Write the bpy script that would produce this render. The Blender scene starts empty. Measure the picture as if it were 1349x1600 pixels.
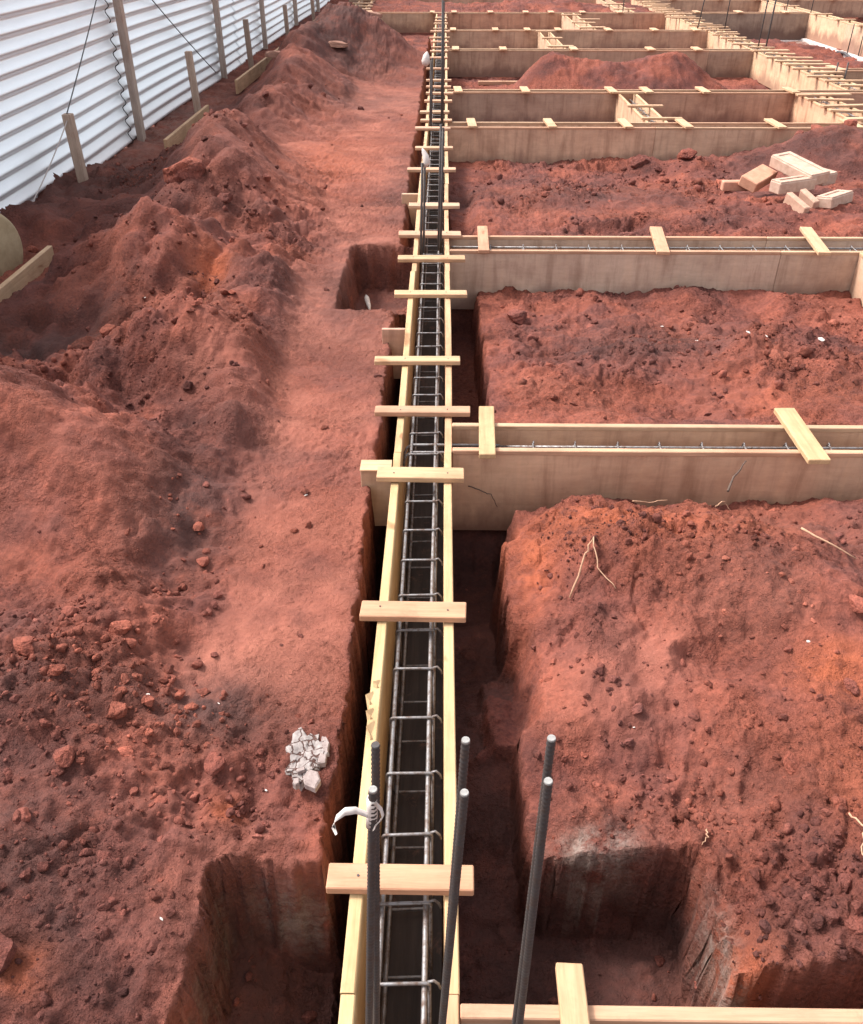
import bpy, math, random
import numpy as np
from mathutils import Vector, Matrix
random.seed(7); rng = np.random.default_rng(11)
sc = bpy.context.scene
col = sc.collection
PI = math.pi

# ------------------------------------------------------------------ camera
CH = 2.02
cam_d = bpy.data.cameras.new('camera'); cam = bpy.data.objects.new('camera', cam_d); col.objects.link(cam)
cam_d.sensor_fit = 'HORIZONTAL'; cam_d.sensor_width = 36; cam_d.lens = 36*1350/1349
cam_d.clip_start = 0.05; cam_d.clip_end = 2000
cam.location = (0, 0, CH)
cam.rotation_euler = (math.radians(90-34.476), 0, math.radians(0.752))
sc.camera = cam

# ------------------------------------------------------------------ light
SUN_EL, SUN_AZ = 52, -66          # azimuth clockwise from +Y
w = bpy.data.worlds.new("World"); sc.world = w; w.use_nodes = True
nt = w.node_tree; bg = nt.nodes['Background']
sky = nt.nodes.new('ShaderNodeTexSky'); sky.sky_type = 'NISHITA'; sky.sun_disc = False
sky.sun_elevation = math.radians(SUN_EL); sky.sun_rotation = math.radians(SUN_AZ)
sky.air_density = 1.0; sky.dust_density = 4.0; sky.ozone_density = 1.0
hs = nt.nodes.new('ShaderNodeHueSaturation'); hs.inputs['Saturation'].default_value = 0.22
nt.links.new(sky.outputs[0], hs.inputs['Color']); nt.links.new(hs.outputs[0], bg.inputs[0])
bg.inputs[1].default_value = 0.15
sl = bpy.data.lights.new('sun', 'SUN'); so = bpy.data.objects.new('sun', sl); col.objects.link(so)
sl.energy = 1.75; sl.angle = math.radians(10); sl.color = (1, .93, .84)
e, a = math.radians(SUN_EL), math.radians(SUN_AZ)
sd = Vector((math.sin(a)*math.cos(e), math.cos(a)*math.cos(e), math.sin(e)))
so.rotation_euler = (-sd).to_track_quat('-Z', 'Y').to_euler(); so.location = sd*40
sc.view_settings.view_transform = 'Standard'; sc.view_settings.look = 'None'
sc.view_settings.exposure = 1.25; sc.view_settings.gamma = 1

# ------------------------------------------------------------------ noise
def _h(ix, iy, seed):
    n = (ix.astype(np.int64)*374761393 + iy.astype(np.int64)*668265263 + seed*1442695041) & 0x7fffffff
    n = ((n ^ (n >> 13))*1274126177) & 0x7fffffff
    n = ((n ^ (n >> 16))*2246822519) & 0x7fffffff
    return ((n ^ (n >> 15)) & 0xffffff)/float(0xffffff)
def vn(x, y, seed=0):
    xf = np.floor(x); yf = np.floor(y); fx = x-xf; fy = y-yf
    fx = fx*fx*fx*(fx*(fx*6-15)+10); fy = fy*fy*fy*(fy*(fy*6-15)+10)
    xi = xf.astype(np.int64); yi = yf.astype(np.int64)
    a = _h(xi, yi, seed); b = _h(xi+1, yi, seed); c = _h(xi, yi+1, seed); d = _h(xi+1, yi+1, seed)
    return (a*(1-fx)+b*fx)*(1-fy)+(c*(1-fx)+d*fx)*fy*1.0 - 0.5
def fbm(x, y, seed=0, oct=4, g=.5):
    s = 0; am = 1; ca, sa = math.cos(.6), math.sin(.6)
    for i in range(oct):
        s = s + am*vn(x, y, seed+i*17); am *= g
        x, y = (x*ca-y*sa)*2.03+3.1, (x*sa+y*ca)*2.03-1.7
    return s
def sst(a, b, x):
    t = np.clip((x-a)/(b-a), 0, 1); return t*t*(3-2*t)
def bump(x, y, cx, cy, rx, ry, h):
    return h*np.exp(-(((x-cx)/rx)**2+((y-cy)/ry)**2))
def domes(x, y, s, seed, frac):
    """clod shaped domes on a jittered grid of cell s"""
    ix = np.floor(x/s).astype(np.int64); iy = np.floor(y/s).astype(np.int64); out = np.zeros_like(x)
    for dx in (-1, 0, 1):
        for dy in (-1, 0, 1):
            jx, jy = ix+dx, iy+dy
            px = (jx+_h(jx, jy, seed))*s; py = (jy+_h(jx, jy, seed+1))*s
            r = s*(.22+.42*_h(jx, jy, seed+2)); on = _h(jx, jy, seed+3) < frac
            k = .6+.8*_h(jx, jy, seed+4); an = _h(jx, jy, seed+5)*PI
            ux, uy = x-px, y-py
            q = ((ux*np.cos(an)+uy*np.sin(an))*k)**2+((-ux*np.sin(an)+uy*np.cos(an))/k)**2
            d = 1-q/(r*r)
            out = np.maximum(out, np.where(on & (d > 0), np.sqrt(np.clip(d, 0, 1))*r*.8, 0))
    return out

# ------------------------------------------------------------------ terrain
BEAM_X = [  # x0,x1,yfront,yback
 ('O', .05, 2.6, .70, .977), ('A', .05, 5.0, 3.437, 3.700), ('B', .05, 5.0, 6.347, 6.715), ('C', .05, 8.6, 10.93, 11.25),
 ('D', .05, 8.6, 13.43, 13.68), ('E', .05, 5.76, 18.17, 18.42), ('F', .05, 5.76, 21.58, 21.84), ('G', .05, 5.76, 25.90, 26.16),
 ('GL', -3.0, -.225, 25.90, 26.16), ('H', 6.11, 9.5, 26.0, 26.28), ('R', 6.11, 9.5, 15.62, 15.88),
 ('P', -3.0, 5.76, 31.2, 31.5), ('Q', 6.11, 14., 30.3, 30.6)]
BEAM_Y = [  # x0,x1,y0,y1
 ('S1', 2.44, 2.70, 11.25, 13.43), ('S2', 2.05, 2.30, 18.42, 21.58), ('S3', 3.05, 3.36, 21.84, 25.90), ('L3', 3.06, 3.34, 3.70, 6.347),
 ('X', 4.95, 5.32, 11.25, 13.43), ('K', 5.76, 6.11, 13.68, 31.0), ('L', 9.5, 9.8, 13.68, 30.3), ('GY', -2.55, -2.15, 26.16, 31.2),
 ('G2', 4.7, 5.0, 26.16, 31.2)]
def rect(x, y, x0, x1, y0, y1, w=.05):
    """1 inside the rectangle, falling to 0 over w outside"""
    r = min(.04, (x1-x0)*.3, (y1-y0)*.3); ax = np.maximum(x0-x, x-x1)+r; ay = np.maximum(y0-y, y-y1)+r
    d = np.hypot(np.maximum(ax, 0), np.maximum(ay, 0))+np.minimum(np.maximum(ax, ay), 0)-r
    return 1-sst(-w*.15, w, d)
def rubble(x, y):
    r = sst(-.55, -.95, x)*(.55+1.1*fbm(x*1.1, y*1.1, 5, 3))
    r = np.maximum(r, sst(.3, .5, x)*(.45+1.1*fbm(x*1.5+9, y*1.5, 6, 3)))
    r = np.maximum(r, bump(x, y, -.72, 1.85, .35, .45, 1.1)); r = np.maximum(r, bump(x, y, 1.05, 1.35, .4, .3, 1.1))
    r = r*(1-bump(x, y, -1.45, 2.95, .45, .38, .85))
    return np.clip(r, 0.03, 1)
def compact(x, y):
    c = sst(-.28, -.36, x)*sst(-.86-.05*y, -.66-.04*y, x+.2*vn(x*2, y*2, 3))*sst(1.55, 2.1, y)*(1-sst(13, 18, y))
    c = np.maximum(c, bump(x, y, -1.35, 10.3, .9, 3., .85)); return np.clip(c, 0, 1)
def macro(x, y):
    f1 = fbm(x*.9, y*.9, 1, 3)
    L = -.10+.07*f1*sst(-.4,-.9,x)+.16*np.abs(fbm(x*1.6+4, y*1.6, 2, 3))*sst(-.6,-1.3,x)*(1-sst(12,14,y)*.5)
    for b in [(-1.85,3.12,.60,.37,.56), (-1.35,2.75,.30,.30,.14), (-2.5,3.7,.8,.6,.22), (-1.45,4.45,.36,.36,.34), (-1.75,4.0,.5,.18,-.14), (-1.0,3.75,.25,.25,.08), (-1.05,2.95,.16,.5,-.07), (-1.95,5.95,.55,.55,.42), (-1.0,5.1,.25,.5,.05),
              (-2.1,8.5,.6,1.0,.30), (-1.55,7.2,.4,.6,.12), (-2.7,5.0,.55,.6,-.32), (-1.75,17.0,.95,1.1,.85), (-.9,16.8,.6,.6,.22), (-2.2,12.4,.45,1.7,.14),
              (-1.9,13.6,.8,.9,.12), (-1.0,15.3,.8,.3,-.10), (-2.0,15.,.5,1.0,.16), (-2.5,20.,.5,1.6,.2), (-1.45,1.95,.5,.55,.12), (-1.1,2.35,.22,.2,.07), (-1.3,1.2,.4,.4,.08), (-2.0,10.6,.4,.5,.1)]:
        L = L+bump(x, y, *b)
    R1 = -.155+.04*f1                                   # foreground mound right
    for b in [(.75,2.95,.45,.35,.05), (1.5,2.45,.55,.45,.13), (.55,2.2,.25,.25,.06), (1.25,1.75,.3,.22,.05), (.85,1.75,.3,.18,-.05), (1.5,1.2,.5,.3,.08), (1.0,2.35,.2,.3,-.05)]:
        R1 = R1+bump(x, y, *b)
    R1 = R1+bump(x, y, 1.1, 2.6, .50, .42, .16)+bump(x, y, .55, 2.85, .22, .22, .05)-.06*sst(2.3, 1.6, y)*(1-sst(.75,1.2,x))-.05*(1-sst(.24,.62,x))-.04*sst(2.85,3.2,y)+.10*np.abs(fbm(x*2+3, y*2, 16, 3))-.02
    R1 = R1-.30*sst(3.22, 3.45, y)*(.35+.65*(1-sst(.3,.8,x)))
    R2 = -.10-.20*sst(3.8, 6.2, y)+.06*f1+bump(x, y, .8, 4.6, .5, .35, .07)+bump(x, y, 1.7, 4.9, .7, .3, .08)+bump(x, y, 1.25, 4.2, .3, .25, -.05)+bump(x, y, 1.75, 6.15, .22, .18, .08)+bump(x, y, 2.6, 6.1, .3, .2, .07)
    R3 = -.12-.25*sst(7., 10.8, y)+.08*f1+bump(x, y, 4.5, 10.5, 1.0, .7, .46)+bump(x, y, 3.3, 8.5, .8, .7, .03)+bump(x, y, 2.3, 10.45, .22, .3, .14)+bump(x, y, 2.85, 10.4, .3, .3, .14)+bump(x, y, 1.4, 8.2, .8, .6, .08)
    R4 = -.47+.03*f1
    R5 = -.46+.04*f1+bump(x, y, 1.75, 15.9, .55, .75, .62)+bump(x, y, 2.5, 15.7, .55, .8, .36)+bump(x, y, 3.75, 15.9, .75, .85, .64)+bump(x, y, 3.1, 15.3, .7, .9, .2)
    R6 = -.50+.05*f1
    R8 = -.14+.12*f1+bump(x, y, 2.5, 29, 2.5, 1., .2)
    rx = -1.98-.15*sst(8, 14, y)+.18*np.sin(y*1.1)
    L = L+(.26+.42*(fbm(x*1.3, y*1.3, 14, 3)+.2))*np.exp(-((x-rx)/.46)**2)*sst(6.2, 7.6, y)*(1-sst(15.5, 17, y))
    L = L+.22*np.abs(fbm(x*2.3+8, y*2.3, 15, 3))*sst(-.75, -1.1, x)*sst(2.6, 3.6, y)*(1-sst(7, 9, y))+bump(x, y, -1.05, 4.1, .16, .5, .10)+bump(x, y, -1.15, 5.6, .2, .5, .14)
    L = L*(1-sst(-2.85,-3.05,x)*sst(8.5,10,y))-.17*sst(-2.85,-3.05,x)*sst(8.5,10,y)
    e2 = sst(-2.75, -2.98, x)*sst(7.2, 6.9, y)*sst(5., 5.3, y); L = L*(1-e2)-.16*e2
    z = np.where(x < -.1, L, R1)
    rr = x > -.1
    for yy, F in [(3.57, R2), (6.53, R3), (11.09, R4), (13.55, R5), (18.3, R6), (26.03, R8)]:
        z = np.where(rr & (y > yy), F, z)
    # right hand plot
    RP = -.62+.06*f1+bump(x, y, 7.6, 20., 1.0, 1.6, .28)+bump(x, y, 9.1, 18.6, .8, 1.6, .42)+bump(x, y, 7.9, 24.2, 1.2, .9, .16)
    z = np.where((x > 6.0) & (y > 13.6), RP, z)
    z = np.where((x > 5.1) & (y > 11.) & (y < 13.5), -.3+.04*f1, z)
    far = sst(30, 36, y)+sst(12, 15, np.abs(x)); z = np.where(far > 0, z*(1-np.clip(far, 0, 1))+(-.12+.1*f1)*np.clip(far, 0, 1), z)
    return z
def terrain(x, y, detail=True):
    wx = x+.030*fbm(x*5, y*5, 21, 3)+.012*fbm(x*22, y*22, 23, 3); wy = y+.03*fbm(x*5, y*5, 31, 3)
    z = macro(x, y)
    cp = compact(x, y); rb = rubble(x, y)
    near = 1-sst(9, 16, y)
    # compacted strip is trodden flat
    z = z*(1-.6*cp)+(-.10+.05*vn(x*1.5, y*1.5, 8))*.6*cp
    pits = np.zeros_like(x)
    def carve(z, m, fl):
        nonlocal pits
        pits = np.maximum(pits, m); return z*(1-m)+np.minimum(fl, z)*m
    fl = .03*fbm(x*4, y*4, 41, 4)
    # trench left of the main beam
    z = carve(z, rect(wx, wy, -.292, .0, 1.2, 5.4, .025), -.85+fl)
    z = carve(z, rect(wx, wy, -.68, .0, 5.48, 6.8, .05), -.46+fl)
    z = carve(z, rect(wx, wy, -.285, .0, 6.9, 25.9, .06), -.38+fl)
    z = carve(z, rect(wx, wy, -.61, .0, -1.5, 1.40, .022), -.66+fl+.12*sst(-.3,-.6,x))
    z = carve(z, rect(x, y, -1.9, .0, 22.8, 26.5, 1.6), -.50+fl)
    # trench right of the main beam
    zr = -.66+fl+bump(x, y, .2, 2.1, .3, .45, .24)
    z = carve(z, rect(wx, wy, -.0, .245, 2.44, 6.35, .03), zr); z = carve(z, rect(wx, wy, -.0, .245, 1.2, 2.02, .03), zr-.02); z = carve(z, rect(wx, wy, -.0, .16, 1.9, 2.8, .10), zr)
    z = carve(z, rect(wx, wy, .1, .29, 2.04, 2.44, .09), zr+.06)
    z = carve(z, rect(wx, wy, .0, .22, 6.7, 10.9, .12), np.maximum(z-.12, -.3)+fl)
    z = carve(z, rect(wx, wy, .0, .735, -1.5, 1.525, .022), -.66+fl)
    z = carve(z, rect(wx, wy, .1, 3.2, -.2, 1.145, .025), -.56+fl)
    z = carve(z, rect(wx, wy, .05, .50, 3.02, 3.6, .05)*(1-sst(.25,.34,x)), -.72+fl)
    if detail:
        lat = 1-pits*.75
        pm = .3+.9*sst(-.12, .18, fbm(x*1.7+2, y*1.7, 57, 3))
        rg = 1-2*np.abs(fbm(x*3.1+.5*vn(x*6, y*6, 12), y*3.1, 58, 4, .55)); rg2 = 1-2*np.abs(fbm(x*11, y*11, 59, 4, .6))
        z = z+(.075*fbm(x*2.6, y*2.6, 51, 3)+.035*fbm(x*9, y*9, 52, 4, .6)+.05*(rg-.7)+.014*(rg2-.7))*(1-.68*cp)*lat*(.5+.5*rb)+pm*(.010*fbm(x*30, y*30, 53, 3, .7)+.007*(.5-np.abs(fbm(x*24, y*24, 55, 3, .7))))*near*lat
        er = fbm(x*3.2, y*3.2+2, 54, 3); z = z-.03*np.clip(.06-np.abs(er), 0, .06)/.06*rb*lat*(1-cp)
        k = rb*lat*(1-cp*.9)*np.clip(pm*1.15, 0, 1.2)
        z = z+(domes(x, y, .16, 61, .25)*.5+domes(x, y, .085, 66, .5)*.75+domes(x, y, .045, 71, .7)*.85*near+domes(x, y, .024, 76, .8)*.9*near)*k*.9
        z = z+domes(x, y, .03, 81, .25)*.5*near*(1-k)*lat
        z = z+domes(x, y, .07, 91, .45)*.6*pits*near
    for b in BEAM_X:
        m = (x > b[1]-.02) & (x < b[2]+.02) & (y > b[3]+.012) & (y < b[4]-.012); z = np.where(m, -.462, z)
    for b in BEAM_Y:
        m = (x > b[1]+.012) & (x < b[2]-.012) & (y > b[3]-.02) & (y < b[4]+.02); z = np.where(m, -.462, z)
    z = np.where((x > -.212) & (x < .04) & (y > -1.5) & (y < 26.2), -.462, z)
    return z

def axis_x():
    xs = [0.]
    while xs[-1] < 600:
        v = xs[-1]; xs.append(v+(.0085 if v < 1.15 else .0085*(v/1.15)**(1.0 if v < 10 else 2.2)))
    r = np.array(xs); return np.concatenate([-r[:0:-1], r])
def axis_y():
    ys = [-3.]
    while ys[-1] < 1000:
        v = ys[-1]
        ys.append(v+(.12 if v < .75 else (.0052+.0028*v if v < 30 else .09*(v/30)**2.2)))
    return np.array(ys)
def seto(o, label=None, cat=None, group=None, kind=None):
    if label: o['label'] = label
    if cat: o['category'] = cat
    if group: o['group'] = group
    if kind: o['kind'] = kind
    return o
def np_mesh(name, V, F, smooth=True):
    """V (n,3), F (m,k) arrays"""
    me = bpy.data.meshes.new(name); n, k = F.shape
    me.vertices.add(len(V)); me.vertices.foreach_set('co', V.astype(np.float32).ravel())
    me.loops.add(n*k); me.loops.foreach_set('vertex_index', F.astype(np.int32).ravel())
    me.polygons.add(n); me.polygons.foreach_set('loop_start', np.arange(0, n*k, k, dtype=np.int32))
    me.polygons.foreach_set('use_smooth', np.full(n, smooth)); me.update(calc_edges=True); return me

# ------------------------------------------------------------------ materials
def mat(name):
    m = bpy.data.materials.new(name); m.use_nodes = True; t = m.node_tree
    return m, t, t.nodes['Principled BSDF'], t.links
def N(t, k, **kw):
    n = t.nodes.new(k)
    for a, v in kw.items():
        if a.startswith('_'): n.inputs[a[1:]].default_value = v
        else: setattr(n, a, v)
    return n
def ramp(t, fac, stops):
    r = t.nodes.new('ShaderNodeValToRGB'); el = r.color_ramp.elements
    while len(el) < len(stops): el.new(.5)
    for e_, (p, c) in zip(el, stops): e_.position = p; e_.color = (*c, 1) if len(c) == 3 else c
    t.links.new(fac, r.inputs[0]); return r.outputs[0]
def mix(t, f, a, b, mode='MIX'):
    m = t.nodes.new('ShaderNodeMix'); m.data_type = 'RGBA'; m.blend_type = mode
    for s, v in ((m.inputs[0], f), (m.inputs[6], a), (m.inputs[7], b)):
        if isinstance(v, (int, float)): s.default_value = v
        elif isinstance(v, tuple): s.default_value = (*v, 1)
        else: t.links.new(v, s)
    return m.outputs[2]
def bump_n(t, h, st, dist, prev=None):
    b = t.nodes.new('ShaderNodeBump'); b.inputs['Strength'].default_value = st; b.inputs['Distance'].default_value = dist
    t.links.new(h, b.inputs['Height'])
    if prev: t.links.new(prev, b.inputs['Normal'])
    return b.outputs[0]
def mk_soil(name, clod=False):
    m, t, p, L = mat(name)
    g = N(t, 'ShaderNodeNewGeometry'); P = g.outputs['Position']
    def noise(sc_, det=6, rough=.6, off=(0, 0, 0)):
        mp = N(t, 'ShaderNodeMapping'); mp.inputs['Location'].default_value = off; L.new(P, mp.inputs[0])
        n = N(t, 'ShaderNodeTexNoise', _Scale=sc_, _Detail=float(det), _Roughness=rough); L.new(mp.outputs[0], n.inputs['Vector']); return n.outputs[0]
    big = noise(1.3, 5, .6); mid = noise(7, 7, .65, (3, 1, 0)); fine = noise(55, 6, .7, (1, 5, 2)); grain = noise(260, 3, .7)
    c = ramp(t, mid, [(.30, (.085, .033, .028)), (.48, (.158, .053, .041)), (.70, (.255, .080, .056))])
    c2 = ramp(t, big, [(.36, (.070, .033, .031)), (.47, (.155, .053, .042)), (.56, (.255, .074, .045)), (.68, (.320, .104, .066))])
    c = mix(t, .5, c, c2)
    f = ramp(t, fine, [(.3, (.5, .5, .53)), (.48, (.95, .95, .95)), (.72, (1.5, 1.42, 1.36))])
    c = mix(t, .85, c, f, 'MULTIPLY')
    if not clod:
        at = N(t, 'ShaderNodeAttribute', attribute_name='soil'); s = N(t, 'ShaderNodeSeparateColor'); L.new(at.outputs['Color'], s.inputs[0])
        dust = ramp(t, noise(4, 6, .7, (7, 7, 0)), [(.3, (.24, .080, .056)), (.7, (.38, .140, .098))])
        def fac(sock, n2, lo, hi):
            mm = N(t, 'ShaderNodeMath', operation='MULTIPLY'); L.new(sock, mm.inputs[0])
            L.new(ramp(t, n2, [(lo, (0, 0, 0)), (hi, (1, 1, 1))]), mm.inputs[1]); return mm.outputs[0]
        c = mix(t, fac(s.outputs[0], noise(6, 5, .7, (2, 9, 1)), .15, .6), c, dust)
        c = mix(t, fac(s.outputs[1], noise(14, 5, .7, (4, 4, 4)), .25, .55), c, (.40, .108, .052))
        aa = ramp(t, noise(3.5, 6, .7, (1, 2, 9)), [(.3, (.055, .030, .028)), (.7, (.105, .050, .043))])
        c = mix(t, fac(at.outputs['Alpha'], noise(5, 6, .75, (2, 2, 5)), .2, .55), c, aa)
        gr = ramp(t, noise(35, 6, .8, (5, 0, 8)), [(.3, (.17, .125, .105)), (.7, (.40, .33, .29))])
        c = mix(t, fac(s.outputs[2], noise(9, 6, .8, (8, 3, 2)), .40, .58), c, gr)
    else:
        r = ramp(t, g.outputs['Random Per Island'], [(0, (.72, .74, .77)), (.6, (.98, 1.0, 1.02)), (.93, (1.3, 1.3, 1.3)), (1, (1.7, 1.8, 1.8))])
        c = mix(t, 1., c, r, 'MULTIPLY')
    wv = N(t, 'ShaderNodeTexVoronoi', _Scale=110.); L.new(P, wv.inputs['Vector'])
    sp = ramp(t, wv.outputs['Distance'], [(.0, (1, 1, 1)), (.08, (1, 1, 1)), (.13, (0, 0, 0))])
    c = mix(t, .0, c, sp)
    L.new(c, p.inputs['Base Color']); p.inputs['Roughness'].default_value = .93; p.inputs['Specular IOR Level'].default_value = .18
    vo = N(t, 'ShaderNodeTexVoronoi', _Scale=48.); vo.distance = 'CHEBYCHEV'; L.new(P, vo.inputs['Vector'])
    v2 = N(t, 'ShaderNodeTexVoronoi', _Scale=125.); L.new(P, v2.inputs['Vector'])
    mv = N(t, 'ShaderNodeMath', operation='MULTIPLY'); L.new(ramp(t, vo.outputs['Distance'], [(.05, (1, 1, 1)), (.55, (0, 0, 0))]), mv.inputs[0]); L.new(ramp(t, mid, [(.4, (.1, .1, .1)), (.6, (1, 1, 1))]), mv.inputs[1])
    b = bump_n(t, mv.outputs[0], .8, .010); b = bump_n(t, ramp(t, v2.outputs['Distance'], [(.05, (1, 1, 1)), (.5, (0, 0, 0))]), .7, .005, b)
    b = bump_n(t, fine, .9, .012, b); b = bump_n(t, grain, .7, .003, b); b = bump_n(t, noise(18, 6, .7, (6, 6, 1)), .7, .02, b)
    pm_ = ramp(t, noise(1.9, 4, .6, (3, 3, 3)), [(.42, (.38, .38, .38)), (.58, (1, 1, 1))])
    for nn_ in t.nodes:
        if nn_.bl_idname == 'ShaderNodeBump':
            mm_ = N(t, 'ShaderNodeMath', operation='MULTIPLY'); mm_.inputs[1].default_value = nn_.inputs['Strength'].default_value*1.1
            L.new(pm_, mm_.inputs[0]); L.new(mm_.outputs[0], nn_.inputs['Strength'])
    L.new(b, p.inputs['Normal']); return m
def mk_wood(name, axis, c0, c1, grain=1., edge=False):
    """timber: colour in object space, grain along local axis; multiplied by object colour"""
    m, t, p, L = mat(name)
    tc = N(t, 'ShaderNodeTexCoord'); oi = N(t, 'ShaderNodeObjectInfo')
    ad = N(t, 'ShaderNodeVectorMath', operation='ADD'); L.new(tc.outputs['Object'], ad.inputs[0])
    sc_ = N(t, 'ShaderNodeVectorMath', operation='SCALE'); sc_.inputs['Scale'].default_value = 13.7
    cb = N(t, 'ShaderNodeCombineXYZ')
    for i in range(3): L.new(oi.outputs['Random'], cb.inputs[i])
    L.new(cb.outputs[0], sc_.inputs[0]); L.new(sc_.outputs[0], ad.inputs[1]); V = ad.outputs[0]
    def noise(scale3, sc2, det=5, rough=.6):
        mp = N(t, 'ShaderNodeMapping'); mp.inputs['Scale'].default_value = scale3; L.new(V, mp.inputs[0])
        n = N(t, 'ShaderNodeTexNoise', _Scale=sc2, _Detail=float(det), _Roughness=rough, _Distortion=.4); L.new(mp.outputs[0], n.inputs['Vector']); return n.outputs[0]
    st = {'x': (.07, 1, 1), 'y': (1, .07, 1), 'z': (1, 1, .07)}[axis]
    g1 = noise(st, 45, 6, .65); g2 = noise(st, 160, 3, .6); blot = noise((1, 1, 1), 3.2, 5, .65); spot = noise((1, 1, 1), 14, 5, .75)
    c = mix(t, ramp(t, g1, [(.33, (0, 0, 0)), (.68, (1, 1, 1))]), c0, c1)
    c = mix(t, .55*grain, c, ramp(t, g2, [(.3, (.80, .76, .70)), (.6, (1, 1, 1))]), 'MULTIPLY')
    c = mix(t, .8, c, ramp(t, blot, [(.32, (.76, .70, .66)), (.5, (.97, .96, .95)), (.68, (1.1, 1.08, 1.04))]), 'MULTIPLY')
    c = mix(t, ramp(t, spot, [(.64, (0, 0, 0)), (.78, (.55, .55, .55))]), c, (.30, .14, .09))
    kn = noise({'x': (.35, 1, 1), 'y': (1, .35, 1), 'z': (1, 1, .35)}[axis], 9, 2, .4)
    c = mix(t, ramp(t, kn, [(.70, (0, 0, 0)), (.74, (.75, .75, .75))]), c, (.25, .12, .06))
    mud = noise((1, 1, 1), 6.5, 7, .78); c = mix(t, ramp(t, mud, [(.56, (0, 0, 0)), (.72, (.5, .5, .5))]), c, (.33, .15, .10))
    c = mix(t, 1., c, oi.outputs['Color'], 'MULTIPLY')
    L.new(c, p.inputs['Base Color']); p.inputs['Roughness'].default_value = .72; p.inputs['Specular IOR Level'].default_value = .3
    b = bump_n(t, g1, .35, .003); b = bump_n(t, g2, .3, .001, b); L.new(b, p.inputs['Normal']); return m
def mk_ply():
    """plywood shutter face: stains, foot band of mud and painted-in shadow, old cement film"""
    m, t, p, L = mat('shutter_ply')
    tc = N(t, 'ShaderNodeTexCoord'); oi = N(t, 'ShaderNodeObjectInfo'); ge = N(t, 'ShaderNodeNewGeometry')
    P = ge.outputs['Position']
    def noise(s3, sc2, det=6, rough=.65, off=(0, 0, 0)):
        mp = N(t, 'ShaderNodeMapping'); mp.inputs['Scale'].default_value = s3; mp.inputs['Location'].default_value = off; L.new(P, mp.inputs[0])
        n = N(t, 'ShaderNodeTexNoise', _Scale=sc2, _Detail=float(det), _Roughness=rough, _Distortion=.3); L.new(mp.outputs[0], n.inputs['Vector']); return n.outputs[0]
    run = noise((1, 1, .12), 12); cloud = noise((1, 1, 1.6), 2.1, 7, .7, (4, 2, 1)); gr = noise((.08, .08, 1), 60, 4, .6); sp = noise((1, 1, 1), 16, 6, .75, (1, 1, 7)); lo = noise((1, 1, .6), 3.2, 5, .6, (9, 0, 0))
    c = mix(t, ramp(t, cloud, [(.3, (0, 0, 0)), (.7, (1, 1, 1))]), (.38, .258, .20), (.58, .43, .335))
    c = mix(t, .85, c, ramp(t, run, [(.3, (.66, .60, .57)), (.5, (1, 1, 1)), (.7, (1.12, 1.1, 1.06))]), 'MULTIPLY')
    c = mix(t, .5, c, ramp(t, gr, [(.3, (.86, .84, .8)), (.6, (1, 1, 1))]), 'MULTIPLY')
    c = mix(t, ramp(t, sp, [(.62, (0, 0, 0)), (.8, (.6, .6, .6))]), c, (.20, .12, .09))
    sz = N(t, 'ShaderNodeSeparateXYZ'); L.new(P, sz.inputs[0])
    a = N(t, 'ShaderNodeMath', operation='MULTIPLY_ADD'); a.inputs[1].default_value = .62; L.new(lo, a.inputs[0]); L.new(sz.outputs[2], a.inputs[2])
    mud = ramp(t, a.outputs[0], [(0, (1, 1, 1)), (.02, (1, 1, 1)), (.10, (0, 0, 0))])
    mm = N(t, 'ShaderNodeMapRange'); mm.inputs['From Min'].default_value = -.10; mm.inputs['From Max'].default_value = .06
    mm.inputs['To Min'].default_value = .85; mm.inputs['To Max'].default_value = 0; L.new(a.outputs[0], mm.inputs[0])
    c = mix(t, mm.outputs[0], c, (.22, .13, .105))  # dark foot band: mud stain plus painted shadow at the panel base
    c = mix(t, 1., c, oi.outputs['Color'], 'MULTIPLY')
    L.new(c, p.inputs['Base Color']); p.inputs['Roughness'].default_value = .66; p.inputs['Specular IOR Level'].default_value = .35
    L.new(bump_n(t, gr, .25, .002, bump_n(t, cloud, .3, .01)), p.inputs['Normal']); return m
def mk_steel(name, base, rust, met=.75, ro=.42, rustf=(.45, .7)):
    m, t, p, L = mat(name)
    g = N(t, 'ShaderNodeNewGeometry'); n = N(t, 'ShaderNodeTexNoise', _Scale=38., _Detail=6., _Roughness=.7); L.new(g.outputs['Position'], n.inputs['Vector'])
    f = ramp(t, n.outputs[0], [(rustf[0], (0, 0, 0)), (rustf[1], (1, 1, 1))])
    L.new(mix(t, f, base, rust), p.inputs['Base Color']); p.inputs['Metallic'].default_value = met
    L.new(ramp(t, n.outputs[0], [(.3, (ro, ro, ro)), (.7, (ro+.3,)*3)]), p.inputs['Roughness'])
    L.new(bump_n(t, n.outputs[0], .3, .002), p.inputs['Normal']); return m
def mk_plain(name, c0, c1, scale=20., rough=.8, spec=.3, met=0., bump=.3, bd=.004):
    m, t, p, L = mat(name)
    tc = N(t, 'ShaderNodeTexCoord'); n = N(t, 'ShaderNodeTexNoise', _Scale=scale, _Detail=7., _Roughness=.68); L.new(tc.outputs['Object'], n.inputs['Vector'])
    oi = N(t, 'ShaderNodeObjectInfo')
    c = mix(t, ramp(t, n.outputs[0], [(.32, (0, 0, 0)), (.68, (1, 1, 1))]), c0, c1)
    L.new(mix(t, 1., c, oi.outputs['Color'], 'MULTIPLY'), p.inputs['Base Color'])
    p.inputs['Roughness'].default_value = rough; p.inputs['Specular IOR Level'].default_value = spec; p.inputs['Metallic'].default_value = met
    L.new(bump_n(t, n.outputs[0], bump, bd), p.inputs['Normal']); return m
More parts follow.
